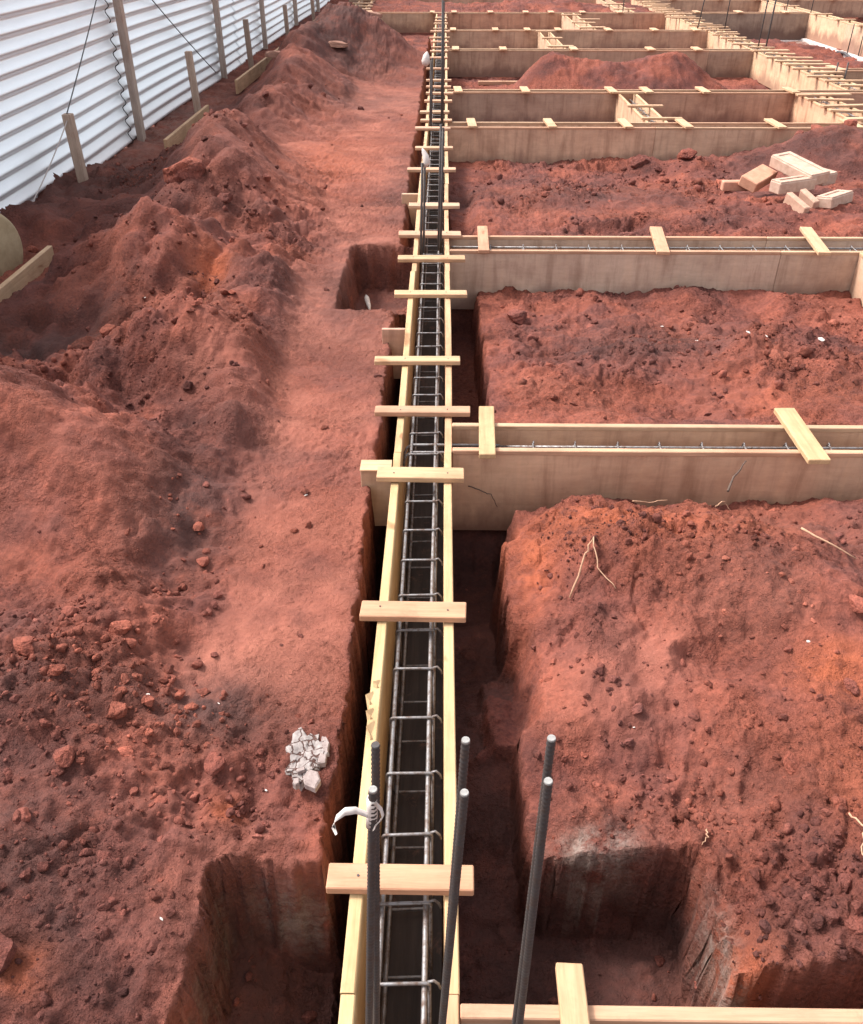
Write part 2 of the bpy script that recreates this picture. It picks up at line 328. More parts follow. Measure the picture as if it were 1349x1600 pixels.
def mk_cracked():
    m, t, p, L = mat('cracked_cement'); tc = N(t, 'ShaderNodeTexCoord')
    wn = N(t, 'ShaderNodeTexNoise', _Scale=30., _Detail=4.); L.new(tc.outputs['Object'], wn.inputs['Vector'])
    wm = N(t, 'ShaderNodeMix'); wm.data_type = 'RGBA'; wm.inputs[0].default_value = .04; L.new(tc.outputs['Object'], wm.inputs[6]); L.new(wn.outputs['Color'], wm.inputs[7])
    v = N(t, 'ShaderNodeTexVoronoi', _Scale=34.); v.feature = 'DISTANCE_TO_EDGE'; L.new(wm.outputs[2], v.inputs['Vector'])
    n = N(t, 'ShaderNodeTexNoise', _Scale=55., _Detail=7., _Roughness=.75); L.new(tc.outputs['Object'], n.inputs['Vector'])
    c = mix(t, ramp(t, n.outputs[0], [(.3, (0, 0, 0)), (.68, (1, 1, 1))]), (.22, .18, .17), (.44, .39, .375))
    c = mix(t, ramp(t, n.outputs[0], [(.60, (0, 0, 0)), (.66, (.9, .9, .9))]), c, (.14, .085, .07))
    k = ramp(t, v.outputs['Distance'], [(.03, (0, 0, 0)), (.09, (1, 1, 1))]); c = mix(t, k, (.10, .045, .035), c)
    L.new(c, p.inputs['Base Color']); p.inputs['Roughness'].default_value = .95; L.new(bump_n(t, k, .8, .006, bump_n(t, n.outputs[0], .8, .006)), p.inputs['Normal']); return m
def mk_sheet():
    m, t, p, L = mat('coated_sheet')
    g = N(t, 'ShaderNodeNewGeometry'); mp = N(t, 'ShaderNodeMapping'); mp.inputs['Scale'].default_value = (1, .25, 1.5); L.new(g.outputs['Position'], mp.inputs[0])
    n = N(t, 'ShaderNodeTexNoise', _Scale=4., _Detail=8., _Roughness=.7); L.new(mp.outputs[0], n.inputs['Vector'])
    c = ramp(t, n.outputs[0], [(.3, (.82, .86, .90)), (.5, (.90, .94, .97))])
    sz = N(t, 'ShaderNodeSeparateXYZ'); L.new(g.outputs['Position'], sz.inputs[0])
    mr = N(t, 'ShaderNodeMapRange'); mr.inputs['From Min'].default_value = -.1; mr.inputs['From Max'].default_value = .18; mr.inputs['To Min'].default_value = .5; mr.inputs['To Max'].default_value = 0; L.new(sz.outputs[2], mr.inputs[0])
    mu = N(t, 'ShaderNodeMath', operation='MULTIPLY'); L.new(mr.outputs[0], mu.inputs[0]); L.new(n.outputs[0], mu.inputs[1])
    c = mix(t, mu.outputs[0], c, (.42, .25, .19))
    L.new(c, p.inputs['Base Color']); p.inputs['Metallic'].default_value = .5; p.inputs['Roughness'].default_value = .42; return m
M = dict(
 soil=mk_soil('laterite_soil'), clod=mk_soil('laterite_clod', True),
 wx=mk_wood('sawn_timber_x', 'x', (.45, .29, .20), (.57, .385, .275)), wy=mk_wood('sawn_timber_y', 'y', (.48, .335, .21), (.60, .45, .305)),
 wz=mk_wood('weathered_post', 'z', (.40, .32, .27), (.56, .47, .40)), ply=mk_ply(),
 dark=mk_wood('dark_ply_floor', 'y', (.032, .022, .019), (.06, .042, .036)),  # dark brown ply, darkened further to paint in the deep interior's shade
 cage=mk_steel('tied_rebar', (.27, .26, .265), (.15, .10, .08), .65, .45, (.45, .65)),
 bar=mk_steel('dark_rebar', (.075, .068, .068), (.085, .052, .040), .4, .5),
 cut=mk_plain('sawn_steel_end', (.26, .25, .24), (.42, .40, .38), 90, .4, .5, .3),
 plastic=mk_plain('plastic_film', (.58, .50, .46), (.72, .65, .61), 30, .35, .5),
 white=mk_plain('white_scrap', (.50, .42, .38), (.72, .66, .61), 30, .7, .3),
 block=mk_plain('fired_block', (.42, .27, .205), (.57, .41, .325), 16, .9, .2, 0, .5, .006),
 cement=mk_plain('old_cement', (.20, .165, .155), (.36, .31, .295), 34, .92, .2, 0, .8, .01),
 conc=mk_plain('tan_concrete', (.30, .22, .13), (.44, .34, .22), 9, .9, .2, 0, .5, .008),
 blind=mk_plain('blinding_concrete', (.44, .38, .36), (.62, .56, .54), 6, .9, .2, 0, .5, .02),
 root=mk_plain('dry_root', (.40, .22, .14), (.55, .34, .22), 50, .85), twig=mk_plain('dark_twig', (.09, .06, .05), (.14, .10, .08), 50, .85),
 cracked=mk_cracked(), wire=mk_plain('dark_wire', (.05, .05, .055), (.09, .085, .09), 50, .5), cord=mk_plain('pale_cord', (.42, .36, .34), (.55, .49, .46), 60, .8),
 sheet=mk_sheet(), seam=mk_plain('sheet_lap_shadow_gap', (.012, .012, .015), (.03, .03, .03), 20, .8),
)

# ------------------------------------------------------------------ ground
xs, ys = axis_x(), axis_y()
X, Y = np.meshgrid(xs, ys); xf, yf_ = X.ravel(), Y.ravel()
Z = terrain(xf, yf_)
# undercut / ragged pit walls: push steep vertices sideways a little
gz = np.gradient(Z.reshape(X.shape), axis=1).ravel()
st = np.clip(np.abs(gz)/.05, 0, 1)*(yf_ < 12)
nx = xf+st*(.022*vn(yf_*14, Z*22, 3)+.012*vn(yf_*40, Z*40, 3)+.007*vn(yf_*90, Z*90, 4)); gy_ = np.abs(np.gradient(Z.reshape(X.shape), axis=0).ravel()); s2 = np.clip(gy_/.05, 0, 1)*(yf_ < 12)
ny = yf_+s2*(.022*vn(xf*14, Z*22, 8)+.012*vn(xf*40, Z*40, 9)+.006*vn(xf*80, Z*90, 10))
V = np.stack([nx, ny, Z], 1)
nxn, nyn = len(xs), len(ys)
ii = (np.arange(nyn-1)[:, None]*nxn+np.arange(nxn-1)[None, :]).ravel()
F = np.stack([ii, ii+1, ii+1+nxn, ii+nxn], 1)
me = np_mesh('ground', V, F); me.materials.append(M['soil'])
dust = compact(xf, yf_)*(.35+1.1*np.clip(fbm(xf*1.8, yf_*1.8, 88, 4)+.45, 0, 1))
for b in [(-1.45,2.95,.5,.42,.35), (-1.2,4.2,.22,.25,.8), (-.95,3.95,.35,.4,.5), (-.55,1.3,.16,.3,.55), (-2.3,8.8,.5,.6,.35), (-1.1,15.6,.7,.25,.6), (-3.3,11.,.5,2.5,.9),
          (.5,2.05,.2,.25,.6), (.75,2.2,.15,.2,.8), (-1.9,2.7,.4,.25,.4), (.8,1.05,.1,.3,.5), (-3.4,15,.4,3,.8)]: dust = np.maximum(dust, bump(xf, yf_, *b))
oran = np.zeros_like(xf)
for b in [(-1.54,5.6,.13,.3,1.), (.8,2.95,.75,.24,.8), (.38,2.8,.1,.25,.8), (1.32,2.1,.16,.12,.9), (-.62,1.57,.05,.05,.9), (1.4,1.7,.3,.3,.5), (-1.0,1.06,.08,.06,1.), (.78,1.12,.08,.2,.8), (-1.6,5.,.2,.3,.4), (2.2,4.3,1.,.3,.35), (-1.2,9.5,.5,1.2,.35)]:
    oran = np.maximum(oran, bump(xf, yf_, *b))
lip = np.zeros_like(xf)
for q_ in [(-.61, .0, -1.5, 1.40), (.0, .745, -1.5, 1.56), (.1, 3.2, -.2, 1.14)]:
    lip = np.maximum(lip, rect(xf, yf_, *q_, .11)*(1-rect(xf, yf_, *q_, .02)*.6))
dust = np.maximum(dust, lip*(Z > -.33)*np.clip(.55+1.6*fbm(xf*7, yf_*7, 66, 3), 0, 1))
grey = np.zeros_like(xf); onwall = .75*sst(-.19, -.26, Z)*(Z < 0)
for b in [(.48,1.555,.11,.06,1.6), (.765,1.18,.045,.20,1.5), (-.42,1.42,.10,.05,1.3), (-.64,1.1,.04,.35,1.1)]: grey = np.maximum(grey, bump(xf, yf_, *b))
grey = np.clip(grey, 0, 1)*onwall*(Z > -.5)
grey = np.maximum(grey, .8*rect(xf, yf_, 6.3, 9.4, 24.9, 25.9, .4)); grey = np.maximum(grey, .35*bump(xf, yf_, -3.5, 12, .4, 3, 1))
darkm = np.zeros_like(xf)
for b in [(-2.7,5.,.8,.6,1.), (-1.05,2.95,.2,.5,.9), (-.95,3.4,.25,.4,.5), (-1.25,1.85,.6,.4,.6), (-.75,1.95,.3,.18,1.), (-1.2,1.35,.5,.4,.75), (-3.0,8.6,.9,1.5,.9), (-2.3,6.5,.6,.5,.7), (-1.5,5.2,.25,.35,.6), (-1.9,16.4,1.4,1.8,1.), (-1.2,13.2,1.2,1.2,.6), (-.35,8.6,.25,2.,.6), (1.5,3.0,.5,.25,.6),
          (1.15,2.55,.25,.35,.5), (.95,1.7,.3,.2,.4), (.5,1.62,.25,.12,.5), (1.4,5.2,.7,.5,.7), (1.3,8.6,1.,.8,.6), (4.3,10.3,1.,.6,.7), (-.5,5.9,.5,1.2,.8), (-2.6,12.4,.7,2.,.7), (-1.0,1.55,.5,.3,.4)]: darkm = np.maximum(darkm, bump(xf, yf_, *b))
dust = dust*(1-.9*sst(-.17, -.24, Z)*(xf > -3)*(yf_ < 12)); darkm = np.maximum(darkm, .8*bump(xf, yf_, -.5, 6.1, .35, .8, 1)); darkm = np.maximum(darkm, .75*(Z < -.42)*(yf_ < 4)*(np.abs(xf) < 2))  # pit and recess floors: shade painted into the soil colour
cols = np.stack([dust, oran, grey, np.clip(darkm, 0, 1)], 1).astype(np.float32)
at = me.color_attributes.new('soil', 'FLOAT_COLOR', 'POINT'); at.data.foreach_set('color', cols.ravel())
g = bpy.data.objects.new('ground', me); col.objects.link(g); seto(g, kind='structure')

# ------------------------------------------------------------------ mesh helpers
class MB:
    def __init__(s): s.v = []; s.f = []; s.sm = []
    def add(s, vs, fs, smooth=False):
        o = len(s.v); s.v += [tuple(p) for p in vs]; s.f += [tuple(i+o for i in f) for f in fs]; s.sm += [smooth]*len(fs); return s
    def box(s, x0, x1, y0, y1, z0, z1, c=.002, warp=None):
        """box with chamfered edges"""
        c = min(c, (x1-x0)*.3, (y1-y0)*.3, (z1-z0)*.3)
        vs = []; idx = {}
        X_, Y_, Z_ = (x0, x1), (y0, y1), (z0, z1); sg = (1, -1)
        for i in (0, 1):
            for j in (0, 1):
                for k in (0, 1):
                    for ax in range(3):
                        p = [X_[i], Y_[j], Z_[k]]
                        for a_, q in ((0, i), (1, j), (2, k)):
                            if a_ != ax: p[a_] += c*sg[q]
                        idx[(i, j, k, ax)] = len(vs); vs.append(p)
        fs = []
        def q4(a): fs.append(a)
        for ax in range(3):
            o1, o2 = [a for a in range(3) if a != ax]
            for s_ in (0, 1):
                r = []
                for (u, v_) in ((0, 0), (1, 0), (1, 1), (0, 1)):
                    kk = [0, 0, 0]; kk[ax] = s_; kk[o1] = u; kk[o2] = v_; r.append(idx[(*kk, ax)])
                flip = (s_ == 0) ^ (ax == 1); fs.append(r[::-1] if flip else r)
            for u in (0, 1):
                for v_ in (0, 1):
                    A = [0, 0, 0]; A[o1] = u; A[o2] = v_; B = list(A); A[ax] = 0; B[ax] = 1
                    fs.append([idx[(*A, o1)], idx[(*B, o1)], idx[(*B, o2)], idx[(*A, o2)]])
        for i in (0, 1):
            for j in (0, 1):
                for k in (0, 1): fs.append([idx[(i, j, k, 0)], idx[(i, j, k, 1)], idx[(i, j, k, 2)]])
        if warp: vs = [warp(*p) for p in vs]
        return s.add(vs, fs)
    def tube(s, pts, r, n=8, caps=True, smooth=True):
        pts = [Vector(p) for p in pts]; rs = r if hasattr(r, '__len__') else [r]*len(pts); vs = []; fs = []
        up = None
        for i, p in enumerate(pts):
            d = (pts[min(i+1, len(pts)-1)]-pts[max(i-1, 0)]).normalized()
            if up is None: up = d.orthogonal().normalized()
            else: up = (up-d*up.dot(d)).normalized()
            b = d.cross(up)
            for k in range(n):
                t_ = 2*PI*k/n; vs.append(p+(up*math.cos(t_)+b*math.sin(t_))*rs[i])
        for i in range(len(pts)-1):
            for k in range(n): fs.append((i*n+k, i*n+(k+1) % n, (i+1)*n+(k+1) % n, (i+1)*n+k))
        o = len(s.v); s.add(vs, fs, smooth)
        if caps: s.f += [tuple(o+k for k in range(n))[::-1], tuple(o+(len(pts)-1)*n+k for k in range(n))]; s.sm += [False, False]
        return s
    def mesh(s, name, m, origin=(0, 0, 0)):
        me = bpy.data.meshes.new(name); ox, oy, oz = origin
        me.from_pydata([(a-ox, b-oy, c-oz) for a, b, c in s.v], [], s.f); me.polygons.foreach_set('use_smooth', s.sm)
        me.materials.append(m); me.update(); return me
WL = {}
def thing(name, loc, label, cat, group=None):
    o = bpy.data.objects.new(name, None); o.empty_display_size = .1; col.objects.link(o); o.location = loc; WL[o.name] = Vector(loc); return seto(o, label, cat, group)
def part(name, mb, m, parent=None, origin=None, color=None):
    """mb in world coordinates"""
    if origin is None: origin = tuple(np.mean(np.array(mb.v), 0)) if parent is not None else (0, 0, 0)
    o = bpy.data.objects.new(name, mb.mesh(name, m, origin)); col.objects.link(o)
    if parent is not None: o.parent = parent; o.location = Vector(origin)-WL[parent.name]
    else: o.location = origin
    if color: o.color = (*color, 1)
    return o
def single(name, mb, m, label, cat, group=None, origin=None, color=None):
    if origin is None: a_ = np.array(mb.v); origin = (float(a_[:, 0].mean()), float(a_[:, 1].mean()), float(a_[:, 2].min()))
    return seto(part(name, mb, m, None, origin, color), label, cat, group)
def tint(k=.08, warm=0.):
    b_ = 1+random.uniform(-k, k); q = random.random()
    if q < .45: return (b_*1.02, b_*.90, b_*.84)      # pinkish
    return (b_, b_*.98, b_*.92)                        # creamy
def local_piece(name, m, parent, wloc, dims, rz=0, ry=0, rx=0, color=None, c=.003):
    """board with its own local axes (length = x or y)"""
    lx, ly, lz = dims; mb = MB(); sk = [random.uniform(-.003, .003) for _ in range(4)]
    mb.box(-lx/2, lx/2, -ly/2, ly/2, 0, lz, c, lambda x, y, z: (x+sk[0]*(y > 0), y+sk[1]*(x > 0), z+sk[2]*(x > 0)*.5))
    o = bpy.data.objects.new(name, mb.mesh(name, m)); col.objects.link(o)
    if parent is not None: o.parent = parent; o.location = Vector(wloc)-WL[parent.name]
    else: o.location = wloc
    o.rotation_euler = (rx, ry, rz); o.color = (*(color or tint()), 1); return o
HB = .45; TH = .026

# ------------------------------------------------------------------ the long central formwork
mainf = thing('beam_formwork', (-.085, 13, -.45), 'long narrow timber formwork running straight away from the camera down the middle', 'formwork', 'timber formworks for the ground beams')
seams = [-.9, 1.0, 3.43, 5.9, 8.3, 10.7, 13.1, 15.6, 18.0, 20.5, 23.0, 25.9]
for sx, xb in ((-1, -.203), (1, .032)):
    for i in range(len(seams)-1):
        y0, y1 = seams[i]+.0015+(0.4 if sx > 0 and 0 < i else 0)*0, seams[i+1]-.0015
        mb = MB(); n = 10; t_ = .034
        ph = random.uniform(0, 6); am = random.uniform(.002, .006)
        ring = []
        for k in range(n+1):
            y = y0+(y1-y0)*k/n; dx = am*math.sin(y*1.3+ph); dz = .003*math.sin(y*2.1+ph)
            ring.append((y, dx, dz))
        vs = []; fs = []; c = .003
        prof = [(-t_/2+c, 0), (t_/2-c, 0), (t_/2, -c), (t_/2, -HB+c), (t_/2-c, -HB), (-t_/2+c, -HB), (-t_/2, -HB+c), (-t_/2, -c)]
        for y, dx, dz in ring:
            for px, pz in prof: vs.append((xb+px+dx, y, pz+dz))
        for k in range(n):
            for j in range(8): fs.append((k*8+j, k*8+(j+1) % 8, (k+1)*8+(j+1) % 8, (k+1)*8+j))
        fs.append(tuple(range(8))); fs.append(tuple(n*8+j for j in range(8))[::-1]); mb.add(vs, fs)
        cl = [(1.0, .97, .80), (1.0, .96, .78), (1.0, .93, .78), (1, .88, .78), (1, .97, .88)][min(i, 4)] if sx < 0 else [(1, .80, .72), (1.0, .92, .78), (1., .86, .78), (1, .86, .80), (1, .92, .85)][min(i, 4)]
        part('side_board', mb, M['wy'], mainf, color=cl)
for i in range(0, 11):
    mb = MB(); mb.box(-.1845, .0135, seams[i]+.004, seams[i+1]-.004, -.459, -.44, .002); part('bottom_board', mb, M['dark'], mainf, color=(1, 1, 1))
CL = [(-.28,.09,1.31,1.238,(1,.80,.70)), (-.28,.09,2.343,2.258,(1,.84,.74)), (-.28,.10,3.25,3.16,(1.05,1.02,.86)), (-.33,.14,3.83,3.76,(1,.86,.80)), (-.37,.10,4.42,4.35,(1.04,1,.86)), (-.31,.16,5.45,5.37,(1.04,1,.86)), (-.32,.16,6.16,6.07,(1.03,.96,.82)),
 (-.34,.14,6.75,6.64,(1,.88,.84)), (-.29,.14,7.55,7.45,(1.05,1.02,1)), (-.35,.12,8.82,8.72,(1,.95,.9)), (-.3,.1,9.77,9.68,(1,.92,.86)), (-.33,.08,10.83,10.72,(1,.92,.9)), (-.28,.1,11.3,11.2,None), (-.3,.07,11.85,11.75,None), (-.26,.11,12.65,12.55,None),
 (-.25,.13,13.27,13.17,None), (-.26,.1,13.84,13.74,None), (-.27,.11,14.44,14.34,None), (-.29,.08,15.67,15.57,None), (-.25,.06,17.02,16.9,None), (-.26,.07,17.92,17.8,None), (-.25,.1,18.5,18.4,None), (-.26,.08,19.44,19.3,None), (-.31,.11,20.12,20.,None),
 (-.3,.12,21.35,21.2,None), (-.25,.07,21.89,21.8,None), (-.25,.08,23.03,22.9,None), (-.23,.06,23.65,23.5,None), (-.23,.07,24.47,24.3,None), (-.3,.08,25.8,25.68,None)]
for i, (x0, x1, yb, yn, c_) in enumerate(CL):
    local_piece('cross_cleat', M['wx'], mainf, ((x0+x1)/2, (yb+yn)/2, .004), (x1-x0, yb-yn, .026), random.uniform(-.012, .012), 0, 0, c_ or tint(.06))
for i, (x0, x1, yb, yn, c_) in enumerate(CL[:9]):
    for xx in (-.207, .029):
        mb = MB(); yy = (yb+yn)/2+random.uniform(-.015, .015); xx += random.uniform(-.006, .006); mb.tube([(xx, yy, .022), (xx, yy, .0325)], .0034, 8); part('nail', mb, M['bar'], mainf)
# torn splinters on the near left board
mb = MB()
for k, (yy, zz, ln) in enumerate([(1.86, .0, .07), (1.80, .004, .06), (1.72, .0, .09), (1.93, .0, .05)]):
    x = -.222+.006*k; mb.add([(x, yy, -.02), (x+.02, yy+.012, -.01), (x+.012, yy+ln, .006), (x-.01, yy+ln*.6, .018), (x+.006, yy+.02, .014)], [(0, 1, 2), (0, 2, 3), (0, 3, 4), (0, 4, 1), (1, 4, 3, 2)])
part('splinter', mb, M['wy'], mainf, color=(1.05, 1, .85))

def rebar_cage(label, axis, c0, c1, a, b, pos, ztop=-.06, zbot=-.40, rb=.0068, rs=.0046, n_parts=100, hooks=False):
    """axis 'y': bars run along y, a/b = x of the two top bars; 'x': run along x, a/b = y"""
    mid = (a+b)/2; loc = (mid, (c0+c1)/2, zbot) if axis == 'y' else ((c0+c1)/2, mid, zbot)
    t_ = thing('rebar_cage', loc, label, 'rebar cage', 'steel reinforcement cages inside the formworks')
    def W(l, s, z): return (s, l, z) if axis == 'y' else (l, s, z)
    n = max(2, int((c1-c0)/1.2))
    for s in (a, b):
        for z in (ztop, zbot):
            ph = random.uniform(0, 6)
            mb = MB().tube([W(c0+(c1-c0)*k/n, s+.003*math.sin(k*1.7+ph), z+.002*math.sin(k*2.3+ph)) for k in range(n+1)], rb, 8); part('main_bar', mb, M['cage'], t_)
    if hooks:
        for s in (a+.012, b-.012):
            pts = [W(c0+.25, s, ztop+.012), W(c0-.08, s, ztop+.012), W(c0-.17, s+.002, ztop+.010), W(c0-.195, s-.006, ztop), W(c0-.205, s-.02, ztop-.02), W(c0-.208, s-.03, ztop-.06)]
            part('hooked_bar', MB().tube(pts, rb, 8), M['cage'], t_)
    # one stirrup mesh, local
    r = .009; o_ = rb+rs; A, B, T, Bt = a-o_, b+o_, ztop+o_, zbot-o_
    loop = []
    for (cx_, cz_, st_) in ((B-r, T-r, 0), (A+r, T-r, 90), (A+r, Bt+r, 180), (B-r, Bt+r, 270)):
        for q in range(4): an = math.radians(st_+q*30); loop.append((cx_+r*math.cos(an), cz_+r*math.sin(an)))
    loop.append(loop[0])
    def stir(mb, l, jit=0.):
        mb.tube([W(l+jit*(p[0]-A)/(B-A), p[0], p[1]) for p in loop], rs, 6)
        hk = [(B-.004, T-.002), (B+.010, T+.004), (B+.022, T-.012), (B+.026, T-.03)]
        mb.tube([W(l+.008, p[0], p[1]) for p in hk], rs*.8, 5); return mb
    base = stir(MB(), 0, .004).mesh('stirrup', M['cage'], W(0, mid, zbot))
    for i, l in enumerate(pos[:n_parts]):
        o = bpy.data.objects.new('stirrup', base); col.objects.link(o); o.parent = t_
        o.location = Vector(W(l, mid, zbot))-WL[t_.name]; an = random.uniform(-.03, .03); o.rotation_euler = (0, 0, an)
    if len(pos) > n_parts:
        mb = MB()
        for l in pos[n_parts:]: stir(mb, l)
        seto(part('stirrup', mb, M['cage'], t_), kind='stuff')
    return t_
rung = [1.045, 1.247, 1.448, 1.654, 1.868, 2.084, 2.273, 2.465, 2.678, 2.879, 3.091, 3.29, 3.489, 3.69, 3.9, 4.101, 4.309, 4.52, 4.728, 4.926, 5.149, 5.343, 5.56, 5.78, 6.001]
rung = [.84, .64]+rung
while rung[-1] < 25.5: rung.append(rung[-1]+.205)
rebar_cage('long ladder-like steel cage lying in the central formwork', 'y', -.5, 25.7, -.142, -.030, rung)

# ------------------------------------------------------------------ cross and side formworks
def beam_x(x0, x1, yf, yb, label, tints, cleats, seam=2.44, h=HB, cat='formwork', skipback=None):
    t_ = thing('beam_formwork', ((x0+x1)/2, (yf+yb)/2, -h), label, cat, 'timber formworks for the ground beams')
    for side, (a, b) in (('f', (yf, yf+TH)), ('b', (yb-TH, yb))):
        x = x0; i = 0
        while x < x1-.01:
            e_ = min(x+seam, x1); e_ = x1 if x1-e_ < .3 else e_
            mb = MB(); q = random.uniform(-.002, .002); nseg = 6
            mb.box(x+.0015, e_-.0015, a+q, b+q, -h, random.uniform(-.003, .003), .003)
            part('side_panel', mb, M['ply'], t_, color=tints[(i+(side == 'b')) % len(tints)])
            mb2 = MB().box(x+.002, e_-.002, a+q-.0035, b+q+.0035, -.0195+.004*0, .0045, .003)   # top batten
            part('top_batten', mb2, M['wx'], t_, color=tint(.06)); x = e_; i += 1
    for c in cleats:
        xa, xb_, yfa, yn, wd = c[:5]; col_ = c[5] if len(c) > 5 else (1.04, 1.0, .88)
        L_ = math.hypot(xa-xb_, yfa-yn); an = math.atan2(yfa-yn, xa-xb_)
        local_piece('cross_cleat', M['wx'], t_, ((xa+xb_)/2, (yfa+yn)/2, .0065), (L_, wd, .026), an, 0, 0, col_)
    return t_
def beam_y(x0, x1, y0, y1, label, tints, cleats, seam=2.44, h=HB):
    t_ = thing('beam_formwork', ((x0+x1)/2, (y0+y1)/2, -h), label, 'formwork', 'timber formworks for the ground beams')
    y0 += .006; y1 -= .006
    for a, b in ((x0, x0+TH), (x1-TH, x1)):
        y = y0; i = 0
        while y < y1-.01:
            e_ = min(y+seam, y1); e_ = y1 if y1-e_ < .3 else e_
            part('side_panel', MB().box(a, b, y+.0015, e_-.0015, -h, 0, .003), M['ply'], t_, color=tints[i % len(tints)])
            part('top_batten', MB().box(a-.0035, b+.0035, y+.002, e_-.002, -.0195, .0045, .003), M['wy'], t_, color=tint(.05)); y = e_; i += 1
    for c in cleats:
        yy, ln, wd, an, off = c
        local_piece('cross_cleat', M['wx'], t_, ((x0+x1)/2+off, yy, .0065+random.uniform(0, .001)), (ln, wd, .026), an, 0, 0, (1.04, 1., .9))
    return t_
pk, tn, gy, pl, ye = (1.0, .80, .72), (1, .95, .88), (.72, .72, .74), (1.12, 1.08, 1.02), (1.15, 1.08, .92)
beam_x(.05, 2.6, .70, .977, 'formwork crossing at the very bottom of the picture, its top edge just above the frame', [tn], [(.305, .300, 1.06, .62, .062, (1.05, 1.02, .86))])
beam_x(.05, 5.0, 3.437, 3.700, 'nearest full cross formwork, tan panel behind the big red mound, hooked bars at its end', [(1.14, .98, .84), (1.1, .94, .8)],
       [(.22, .208, 3.83, 3.36, .075, (1.06, 1.06, .84)), (1.69, 1.69, 3.83, 3.33, .10, (1.06, 1.06, .84)), (3.3, 3.3, 3.83, 3.33, .10)])
beam_x(.05, 5.0, 6.347, 6.715, 'cross formwork with a pale greyish panel, between the broken blocks and the second soil bed', [(1.12, 1.12, 1.10), (1.06, 1.04, 1.0)],
       [(.31, .30, 6.88, 6.27, .08, (1.0, .80, .72)), (1.67, 1.60, 6.88, 6.25, .095, (1, .86, .76)), (2.84, 2.765, 6.88, 6.25, .09, (1.04, 1.0, .88)), (4.1, 4.15, 6.85, 6.3, .09)])
beam_x(.05, 8.6, 10.93, 11.25, 'cross formwork behind the broken blocks, wide pinkish tan panels', [(1.22, 1.06, .94), (1.18, 1.08, .97), (1.16, 1.04, .94)],
       [(x_, x_+.02, 11.33+d, 10.84, .10, (1.12, 1.08, .95)) for x_, d in ((.32, 0), (1.25, 0), (2.14, .02), (2.84, 0), (3.92, .03), (4.82, .02), (5.9, 0))])
beam_x(.05, 8.6, 13.43, 13.68, 'cross formwork with cleats just in front of the twin red heaps, greyish panels', [(.80, .74, .72), (.92, .74, .66), (.92, .76, .68)],
       [(x_, x_+.02, 13.76, 13.30, .11, (1.12, 1.08, .95)) for x_ in (.19, 1.14, 2.36, 2.86, 3.66, 4.9, 6.5)])
beam_x(.05, 5.76, 18.17, 18.42, 'cross formwork directly behind the twin red heaps', [(.80, .72, .66), (.86, .78, .72), (.72, .68, .64)],
       [(x_, x_, 18.50, 18.05, .13, (1.12, 1.08, .95)) for x_ in (.21, 1.10, 2.42, 3.85, 4.72)])
beam_x(.05, 5.76, 21.58, 21.84, 'narrow cross formwork, third from the top edge, ending at the bar clusters', [(.98, .88, .80), (1.0, .9, .8)],
       [(x_, x_, 21.94, 21.46, .13, (1.12, 1.08, .95)) for x_ in (.19, 1.12, 1.82, 2.5, 3.6, 4.61, 5.5)])
beam_x(.05, 5.76, 25.90, 26.16, 'pinkish cross formwork right of the long one below the topmost red soil strip', [(1.08, .82, .70), (1.06, .86, .74)],
       [(x_, x_, 26.27, 25.8, .14, (1.12, 1.0, .92)) for x_ in (.25, 1.2, 2.12, 2.78, 3.6, 4.56)])
beam_x(-3.0, -.225, 25.90, 26.16, 'tan cross formwork left of the far end of the long one', [(.92, .88, .80)], [(-.32, -.32, 26.25, 25.8, .12), (-2.0, -1.9, 26.3, 25.75, .14)])
beam_x(6.11, 9.5, 26.0, 26.28, 'dark grey cross formwork at upper right above the white footing', [(.60, .60, .60)], [(7.7, 7.7, 26.4, 25.9, .16, (1.12, 1.08, 1)), (8.9, 8.9, 26.4, 25.9, .16, (1.12, 1.08, 1)), (6.6, 6.6, 26.4, 25.9, .14)], h=.62)
beam_x(6.11, 9.5, 15.62, 15.88, 'short cross formwork at the right edge below the dark red heap', [(.86, .78, .68)], [(6.35, 6.4, 16., 15.5, .13, (1.12, 1.08, 1)), (7.0, 7.0, 16., 15.5, .13), (8., 8., 16., 15.5, .13)])
beam_x(-3.0, 5.76, 31.2, 31.5, 'farthest cross formwork, along the top edge left and centre', [(.88, .78, .70), (.98, .86, .78)], [(x_, x_, 31.65, 31.05, .15) for x_ in (-2.4, -1.2, 0, 1.2, 2.4, 3.6, 4.8)])
beam_x(6.11, 14., 30.3, 30.6, 'farthest cross formwork at the upper right corner', [(.9, .82, .74)], [(x_, x_, 30.75, 30.15, .16, (1.12, 1.08, 1)) for x_ in (6.9, 8.3, 9.4, 10.6, 11.7, 13.)])
beam_y(2.44, 2.70, 11.25, 13.43, 'short lengthwise formwork with open cells between the fourth and fifth cross formworks', [(1.22, 1.12, .95)], [(11.40, .50, .06, .0, .08), (12.25, .46, .07, .0, .04), (13.3, .44, .06, 0, .0)])
beam_y(2.05, 2.30, 18.42, 21.58, 'short lengthwise formwork far off, left one of the two small stubs', [(1.22, 1.16, 1.0)], [(20.0, .42, .10, 0, .02), (18.62, .5, .14, 0, .04), (21.3, .4, .1, 0, 0)])
beam_y(3.05, 3.36, 21.84, 25.90, 'short lengthwise formwork farthest off, ending at the pinkish cross one', [(1.22, 1.16, 1.02)], [(22.1, .6, .16, .1, .1), (23.2, .55, .12, -.1, .05), (24.0, .5, .12, 0, .3), (25.2, .5, .12, 0, 0)])
beam_y(3.06, 3.34, 3.70, 6.347, 'lengthwise formwork butting on the pale greyish cross panel at the right edge', [(1.12, 1.0, .9)], [(4.4, .5, .09, 0, 0), (5.6, .5, .09, 0, 0)])
